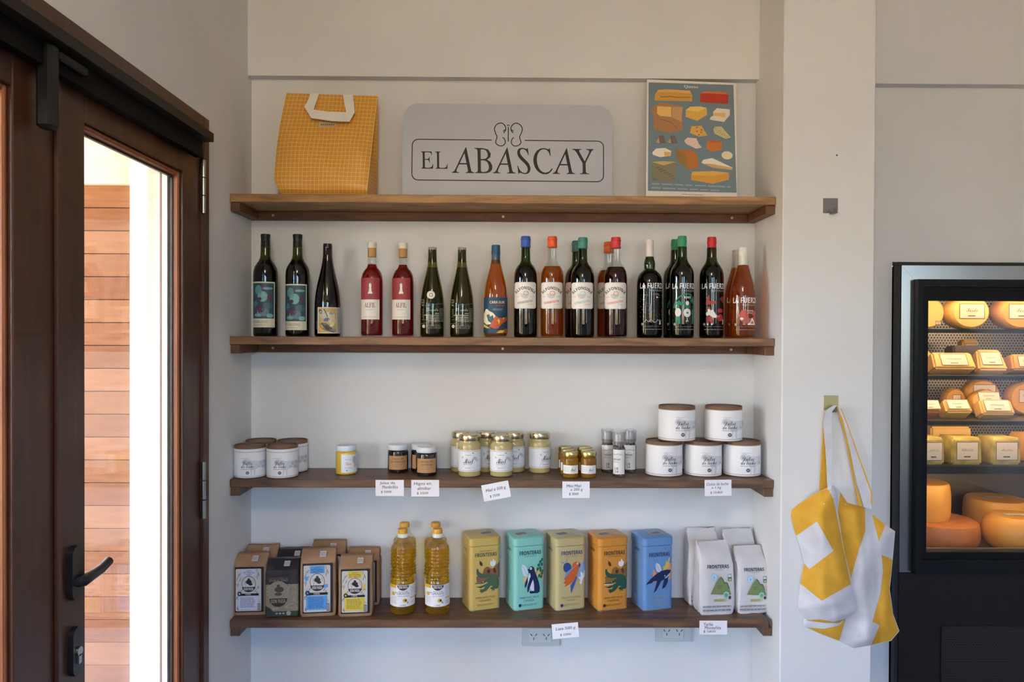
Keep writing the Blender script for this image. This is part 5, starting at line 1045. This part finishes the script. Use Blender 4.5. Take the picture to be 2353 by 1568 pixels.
def ng(l): return [(x, -y) for x, y in l]
def cloth(name, outline, pats, fn):
    P = Print(); P.poly(ng(outline), CAN, 0)
    for q in pats: P.poly(ng(zz(q)), YEL, 1)
    o_ = P.build(name, tb, fn, cut=7, cutv=7, eps=.0004)
    for p_ in o_.data.polygons: p_.use_smooth = True
    bm = NB(); prism(bm, [(at(x, y, PY).x-bo.x, at(x, y, PY).z-bo.z) for x, y in outline], -.0015, -.0005); return o_, bm
o1, bb = cloth('back_half', BODY, [[(335, 603), (370, 655), (430, 672), (460, 680), (462, 800), (430, 890), (388, 1040), (345, 860), (320, 710)], [(495, 714), (565, 768), (530, 850), (518, 800)], [(545, 920), (600, 945), (584, 1095), (602, 1220), (632, 1308), (591, 1357), (492, 1380), (535, 1280), (498, 1262), (540, 1110), (552, 1000)], [(165, 1291), (250, 1298), (330, 1280), (362, 1250), (328, 1358), (240, 1325)]], fB)
mk('lining', bb, CAN, tb)
o2, bb = cloth('front_half', LOBE, [[(82, 720), (87, 691), (130, 656), (215, 603), (270, 580), (300, 640), (325, 760), (345, 862), (388, 1070), (240, 1155), (131, 1068), (151, 965), (175, 995), (300, 900), (215, 750), (110, 824), (93, 770)], [(160, 1254), (260, 1268), (330, 1266), (365, 1246), (300, 1262), (230, 1250)]], fL)
bb.free()
def sp(l, Y): return [at(1780+x/2.2157, 860+y/2.2157, PY-yy)-bo for (x, y), yy in zip(l, Y)]
def band(L_, R2, Ys, m, n='strap'): return mk(n, ribbon(sp(L_, Ys), sp(R2, Ys), .0025), m, tb)
band([(228, 600), (237, 450), (247, 280), (262, 185)], [(270, 590), (272, 450), (262, 280), (285, 180)], (.006, .008, .010, .012), YEL)
band([(270, 600), (262, 420), (248, 250), (262, 185), (300, 158)], [(288, 590), (290, 420), (290, 260), (292, 190), (318, 160)], (.040, .022, .016, .018, .020), CAN)
band([(300, 160), (325, 200), (362, 330), (405, 560), (428, 672)], [(318, 175), (345, 230), (385, 400), (412, 560), (445, 672)], (.018, .014, .014, .016, .022), YEL)
band([(318, 160), (350, 240), (372, 330), (420, 560), (455, 678)], [(335, 175), (372, 270), (420, 410), (492, 610), (492, 685)], (.020, .018, .020, .022, .026), CAN)
band([(335, 175), (372, 270), (420, 410), (490, 605), (490, 660)], [(340, 178), (376, 268), (426, 410), (496, 605), (496, 662)], (.0205, .0185, .0205, .0225, .0265), YEL, 'strap_edge')

# ------------------------------------------------------------------ built-in cheese display fridge
def perf(name, c1, c2, pitch, metal=.8):
    m = bpy.data.materials.new(name); m.use_nodes = True; t = m.node_tree; b = t.nodes['Principled BSDF']; L = t.links.new
    tc = t.nodes.new('ShaderNodeTexCoord'); sp2 = t.nodes.new('ShaderNodeSeparateXYZ'); L(tc.outputs['Object'], sp2.inputs[0])
    def m_(op, a, b2=None):
        n = t.nodes.new('ShaderNodeMath'); n.operation = op
        for i, v in enumerate((a, b2)):
            if v is None: continue
            if isinstance(v, (int, float)): n.inputs[i].default_value = v
            else: L(v, n.inputs[i])
        return n.outputs[0]
    ds = []
    for k in (0, .5):
        x = m_('SUBTRACT', m_('FRACT', m_('ADD', m_('MULTIPLY', sp2.outputs[0], 1/pitch), k)), .5); z_ = m_('MULTIPLY', m_('SUBTRACT', m_('FRACT', m_('ADD', m_('MULTIPLY', sp2.outputs[2], 1/(pitch*1.732)), k)), .5), 1.732)
        ds.append(m_('ADD', m_('MULTIPLY', x, x), m_('MULTIPLY', z_, z_)))
    h_ = m_('LESS_THAN', m_('MINIMUM', ds[0], ds[1]), .09)
    mc = t.nodes.new('ShaderNodeMixRGB'); mc.inputs[1].default_value = rgb(c1); mc.inputs[2].default_value = rgb(c2); L(h_, mc.inputs[0]); L(mc.outputs[0], b.inputs['Base Color'])
    L(m_('MULTIPLY', m_('SUBTRACT', 1, h_), metal), b.inputs['Metallic']); b.inputs['Roughness'].default_value = .35; return m
FY = -.03
def fz(py): return at(2200, py, FY).z
def fxp(px, py=900): return at(px, py, FY).x
fr_ = thing('display_fridge', 'built-in steel and black display fridge full of cheeses behind glass', 'fridge', ((FX0+FX1)/2, FY, 0)); fo = fr_.location.copy()
def L_(x): return x-fo.x
x0, x1 = L_(FX0+.001), L_(FX1-.001); sx0 = L_(fxp(2068)); dx0 = L_(fxp(2096)); gx0 = L_(fxp(2124)); dx1 = -dx0; gx1 = -gx0; sx1 = -sx0
zT, zs, zd, zg, zgb, zdb = Zf-.004, fz(611), fz(643), fz(692), fz(1266), fz(1315)
BST = mat('8d8f8d', .25, 1); DKST = mat('2e2727', .42, .6, k=1.0); BLK = mat('0d0d10', .45, spec=.25); INT = mat('6e675e', .4, .6)
mk('top_trim', B(x0, x1, .0, .03, zs, zT, bev=.002), mat('1a1815', .5), fr_); mk('side_trim', B(x0, sx0, .001, .03, 0, zs), mat('1a1815', .5), fr_); mk('side_trim', B(sx1, x1, .001, .03, 0, zs), mat('1a1815', .5), fr_)
bm = NB(); prism(bm, [(sx0, zs), (sx1, zs), (dx1, zd), (dx0, zd)], -.004, .02); mk('steel_surround', bm, BST, fr_)
bm = NB(); prism(bm, [(sx0, zs-.0006), (dx0, zd-.0006), (dx0, zdb), (sx0, zdb)], -.004, .02); mk('steel_surround', bm, BST, fr_)
bm = NB(); prism(bm, [(sx1, zs-.0006), (dx1, zd-.0006), (dx1, zdb), (sx1, zdb)], -.004, .02); mk('steel_surround', bm, BST, fr_)
def ringframe(o_, i_, y0, y1):
    bm = NB(); oo = [(o_[0], o_[2]), (o_[1], o_[2]), (o_[1], o_[3]), (o_[0], o_[3])]; ii = [(i_[0], i_[2]), (i_[1], i_[2]), (i_[1], i_[3]), (i_[0], i_[3])]
    V = [[bm.verts.new((x, y, z)) for x, z in l] for l in (oo, ii) for y in (y0, y1)]
    for i in range(4):
        j = (i+1) % 4
        for a, b_ in ((0, 2), (2, 3), (3, 1), (1, 0)): bm.faces.new((V[a][i], V[a][j], V[b_][j], V[b_][i]))
    return bm
dr = mk('door_frame', ringframe((dx0+.001, dx1-.001, zdb, zd-.001), (dx0+.018, dx1-.018, zdb+.045, zd-.024), -.028, .012), BLK, fr_)
mk('inner_frame', ringframe((dx0+.0185, dx1-.0185, zdb+.0455, zd-.0245), (gx0, gx1, zgb, zg), -.018, .010), mat('0a0a0c', .5, spec=.2), dr)
mk('pane', B(gx0-.002, gx1+.002, -.012, -.007, zgb-.002, zg+.002), glassy('fridge_pane', (.96, .97, .96), ior=1.6), dr)
# cabinet interior
IY = .50; bm = NB(); ix0, ix1 = x0+.016, x1-.016; z0i = zgb-.03; z1i = zg+.03
mk('cabinet_side', B(ix0-.01, ix0, .03, IY, z0i, z1i), INT, fr_); mk('cabinet_side', B(ix1, ix1+.01, .03, IY, z0i, z1i), INT, fr_); mk('cabinet_top', B(ix0, ix1, .03, IY, z1i, z1i+.01), INT, fr_); mk('cabinet_floor', B(ix0, ix1, .013, IY, z0i-.01, z0i), mat('5a4634', .4, .5), fr_); mk('back_panel', B(ix0, ix1, IY-.012, IY, z0i, z1i), perf('perforated_steel', 'b0aca4', '2a2622', .0115), fr_)
mk('cabinet_shell', ringframe((x0, x1, zdb+.001, zs-.001), (ix0-.0105, ix1+.0105, z0i-.0105, z1i+.0105), .022, .52), mat('3a3a3c', .6), fr_)
mk('machine_compartment', B(x0, x1, .0205, .52, .001, zdb-.001), mat('3a3a3c', .6), fr_)
mk('lower_back_panel', B(ix0+.001, ix1-.001, IY-.02, IY-.0125, z0i+.0005, at(2240, 1072, FY+.045).z-.03), mat('7d7468', .35, .9), fr_)
# lower panel and grille
mk('lower_panel', B(sx0, sx1, -.003, .02, .04, zdb-.002), DKST, fr_); gp = at(2163, 1440, FY-.006)
mk('vent_grille', B(gp.x-fo.x, dx1-.05, -.009, -.0032, .12, gp.z, bev=.002), perf('vent_perforation', '37302f', '0a0909', .0088, .5), fr_)
# shelves and lamps of the fridge
SYF = .045; shz = [at(2240, y, FY+SYF).z for y in (757, 864, 968, 1072)]
LED = emit('warm_led', (1.0, .66, .36), 9)
for i, z_ in enumerate(shz):
    sh = mk('fridge_shelf', B(ix0+.002, ix1-.002, SYF, IY-.08, z_-.006, z_), mat('2a2624' if i == 3 else '57503f', .4, .6), fr_)
    mk('shelf_edge', B(ix0+.002, ix1-.002, SYF-.004, SYF-.0005, z_-(.012 if i < 3 else .024), z_), BLK, sh)
    mk('led_strip', B(ix0+.02, ix1-.02, SYF+.004, SYF+.012, z_-.0105, z_-.0065), LED, sh)
mk('led_strip', B(ix0+.02, ix1-.02, .034, .044, z1i-.006, z1i-.001), LED, fr_)
zfl = z0i
mk('sill_strip', B(gx0+.002, gx1-.002, .014, .02, z0i, zgb+.004), mat('b09a70', .3, .9), fr_)

CH = dict(pale=noisy('cheese_pale', 'd3a95e', 'dcb46c', nscale=12, rough=.45, bump=.05), gold=noisy('cheese_gold', 'c48b3a', 'cf9946', nscale=10, rough=.4, bump=.05), rind=noisy('cheese_rind', 'a8652e', 'b9763a', nscale=24, rough=.45, bump=.12), herb=noisy('cheese_herb', '8a7a3c', 'b9a860', nscale=22, rough=.45, bump=.05), dark=mat('3a2018', .3, coat=1))
LABW = 'cbbcaa'
def cheese(name, label, cat, px, base, Y, zbase, shape, w, h, m, lab=None, depth=.07, tilt=0, rz=0, word=None, wrap=False):
    """px,base: photo position of the bottom middle; w,h in photo px at depth Y"""
    Yw = FY+Y; p = at(px, base, Yw); s = S(Yw); W2, hh = w*s, h*s
    t = thing(name, label, cat, (p.x, Yw, zbase+.0006), rz, group='cheeses in the display fridge')
    if shape == 'disc':                                       # wheel standing on its edge, face to the front
        R = W2/2; bm = lathe([(0, -depth/2), (R*.86, -depth/2), (R*.96, -depth/2+.006), (R, -depth/2+.016), (R, depth/2-.016), (R*.96, depth/2-.006), (R*.86, depth/2), (0, depth/2)], 36)
        bmesh.ops.rotate(bm, verts=bm.verts[:], matrix=Matrix.Rotation(radians(90), 3, 'X')); bmesh.ops.scale(bm, vec=(1, 1, hh/W2), verts=bm.verts[:]); bmesh.ops.translate(bm, vec=(0, 0, hh/2), verts=bm.verts[:])
        if tilt: bmesh.ops.rotate(bm, verts=bm.verts[:], matrix=Matrix.Rotation(-tilt, 3, 'X'), cent=(0, 0, 0)); zmin = min(v.co.z for v in bm.verts); bmesh.ops.translate(bm, vec=(0, 0, -zmin), verts=bm.verts[:])
        fd = depth/2
    elif shape == 'wheel':                                    # wheel lying flat
        R = W2/2; bm = lathe([(0, 0), (R*.93, 0), (R*.985, hh*.12), (R, hh*.4), (R*.995, hh*.7), (R*.965, hh*.93), (R*.90, hh), (0, hh)], 40); fd = R
    elif shape == 'loaf':
        R = W2/2; bm = lathe([(0, 0), (R*.72, 0), (R*.9, hh*.14), (R, hh*.42), (R*.985, hh*.64), (R*.90, hh*.86), (R*.72, hh), (0, hh)], 36); fd = R
    else:                                                     # block or wedge pack
        bm = NB(); box(bm, -W2/2, W2/2, -depth/2, depth/2, 0, hh)
        for v in bm.verts:
            if v.co.z > hh*.5: v.co.x *= .95 if shape == 'block' else .80
        bmesh.ops.bevel(bm, geom=bm.edges[:], offset=min(.006, hh*.12), segments=2, affect='EDGES'); fd = depth/2
        if tilt: bmesh.ops.rotate(bm, verts=bm.verts[:], matrix=Matrix.Rotation(-tilt, 3, 'X')); zmin = min(v.co.z for v in bm.verts); bmesh.ops.translate(bm, vec=(0, 0, -zmin), verts=bm.verts[:])
    zmin0 = 0
    b_ = mk('cheese', bm, CH[m], t, smooth=True)
    if lab:
        lx, lz, lw, lh = lab; P = Print(); P.rect(-lw/2, -lh/2, lw/2, lh/2, LABW, 1); P.frame(-lw/2, -lh/2, lw/2, lh/2, 1.1, '4a2c22', 2)
        if word: P.text(word, 0, lh*.08, lw*.45, min(9, lh*.3), '4a3428', 3, 'script')
        else: P.squiggle(-lw*.25, 0, lw*.25, lh*.16, .9, '4a3428', 3, int(px))
        P.fine(-lw*.16, -lh*.36, lw*.16, -lh*.26, 1, '4a3428', 3, .7, int(px))
        if shape in ('wheel', 'loaf'): fn = lambda u, v, e: ((lx+u)*s, (lz+v)*s, hh+.0006+e)
        else:
            rot = Matrix.Rotation(-tilt, 3, 'X')
            off = 0
            def fn(u, v, e):
                q = rot @ Vector(((lx+u)*s, -fd-.0008-e, (lz+v)*s)); return q+Vector((0, 0, zoff))
            if shape == 'disc': zoff = -min(((rot @ Vector((0, -y*depth/2, hh/2-hh/2*c_))).z for y in (1, -1) for c_ in (1, .97)), default=0)
            else: zoff = -min((rot @ Vector((0, y*depth/2, 0))).z for y in (1, -1))
        P.build('label', t, fn, matargs=dict(rough=.4))
    return t
z1_, z2_, z3_, z4_ = shz
cheese('round_cheese', 'pale cheese wheel standing on edge at the side of the top fridge shelf', 'cheese', 2118, 757, .16, z1_, 'disc', 84, 74, 'pale', (24, 14, 13, 9))
cheese('round_cheese', 'pale cheese wheel with white label reading Sardo on the top fridge shelf', 'cheese', 2216, 757, .13, z1_, 'disc', 92, 77, 'pale', (2, 41, 58, 34), word='Sardo')
cheese('round_cheese', 'deep yellow cheese wheel with label reading Sardo on the top fridge shelf', 'cheese', 2330, 757, .13, z1_, 'disc', 98, 77, 'gold', (2, 41, 62, 34), word='Sardo')
cheese('cheese_pack', 'wide labelled cheese pack leaning back on the second fridge shelf', 'cheese', 2188, 863, .12, z2_, 'block', 98, 42, 'pale', (0, 20, 62, 30), .05, .5)
cheese('cheese_pack', 'cheese pack half hidden behind the fridge door frame, second shelf', 'cheese', 2118, 863, .20, z2_, 'block', 40, 46, 'pale', (0, 22, 26, 28), .05, .2)
cheese('sausage_pack', 'dark brown cured pack between the cheese packs on the second shelf', 'sausage', 2213, 863, .24, z2_, 'block', 66, 60, 'dark', None, .06, .1)
cheese('cheese_wedge', 'tilted cheese wedge with framed label among second shelf packs', 'cheese', 2278, 863, .12, z2_, 'wedge', 64, 54, 'pale', (0, 26, 44, 34), .04, .55, radians(-8))
cheese('cheese_wedge', 'small cheese wedge propped behind the sausage on the second shelf', 'cheese', 2226, 863, .345, z2_, 'wedge', 44, 72, 'pale', (0, 52, 26, 22), .04, .1)
cheese('cheese_pack', 'rounded cheese pack with label right of the framed wedge, second shelf', 'cheese', 2352, 863, .14, z2_, 'block', 74, 38, 'gold', (0, 19, 46, 26), .06, .3)
cheese('round_cheese', 'small cheese wheel on edge behind the packs, third fridge shelf', 'cheese', 2188, 967, .24, z3_, 'disc', 52, 62, 'gold', (2, 34, 20, 26), .04)
cheese('round_cheese', 'large cheese wheel on edge at the back of the third fridge shelf', 'cheese', 2250, 967, .26, z3_, 'disc', 84, 82, 'gold', (2, 56, 52, 26), .045)
cheese('round_cheese', 'cheese wheel with grey label leaning before the larger wheel, third shelf', 'cheese', 2266, 967, .17, z3_, 'disc', 78, 62, 'gold', (4, 42, 50, 20), .04, .25)
cheese('round_cheese', 'cheese wheel on edge beside the leaning one, third fridge shelf', 'cheese', 2346, 967, .24, z3_, 'disc', 76, 76, 'gold', (4, 44, 40, 30), .045)
cheese('cheese_pack', 'low cheese pack with label at the door frame, third fridge shelf', 'cheese', 2132, 967, .10, z3_, 'block', 50, 32, 'rind', (0, 16, 48, 24), .05, .6)
cheese('cheese_pack', 'low cheese pack with two-line label in the middle of the third shelf', 'cheese', 2198, 967, .10, z3_, 'block', 62, 34, 'pale', (0, 17, 50, 25), .05, .6)
cheese('cheese_pack', 'low cheese pack with wide label in front of the leaning wheel', 'cheese', 2288, 967, .09, z3_, 'block', 78, 38, 'pale', (0, 19, 60, 28), .045, .5)
cheese('cheese_block', 'herbed cheese block half hidden by the door frame, fourth fridge shelf', 'cheese', 2127, 1070, .11, z4_, 'block', 52, 62, 'herb', (0, 31, 40, 42), .09)
cheese('cheese_block', 'herbed cheese block with square label in the middle of the fourth shelf', 'cheese', 2203, 1070, .11, z4_, 'block', 70, 62, 'herb', (0, 32, 50, 42), .09)
cheese('cheese_block', 'speckled cheese block with square label beside the wrapped cheese, fourth shelf', 'cheese', 2292, 1070, .11, z4_, 'block', 68, 62, 'herb', (0, 32, 50, 42), .09)
cheese('cheese_block', 'deep yellow cheese wedge at the far end of the fourth fridge shelf', 'cheese', 2362, 1070, .14, z4_, 'wedge', 50, 66, 'gold', None, .08, .1, radians(14))
cheese('cheese_bar', 'long pale cheese bar lying behind the herbed blocks', 'cheese', 2162, 1070, .27, z4_, 'block', 96, 70, 'pale', None, .12)
cheese('round_cheese', 'broad flat orange cheese wheel on the fridge floor', 'cheese', 2150, 1262, .225, zfl, 'wheel', 178, 52, 'rind')
zz_ = zfl+52*S(FY+.225)+.001
cheese('round_cheese', 'tall pale cheese wheel resting on the broad orange wheel', 'cheese', 2112, 1210, .245, zz_, 'wheel', 128, 82, 'gold')
cheese('round_cheese', 'flat golden cheese wheel with label on its top at the back of the fridge floor', 'cheese', 2287, 1262, .355, zfl, 'wheel', 134, 76, 'gold', (0, 6, 44, 22))
cheese('cheese_loaf', 'rounded waxed yellow cheese in front on the fridge floor', 'cheese', 2332, 1262, .14, zfl, 'loaf', 138, 76, 'gold', (0, 0, 52, 26))
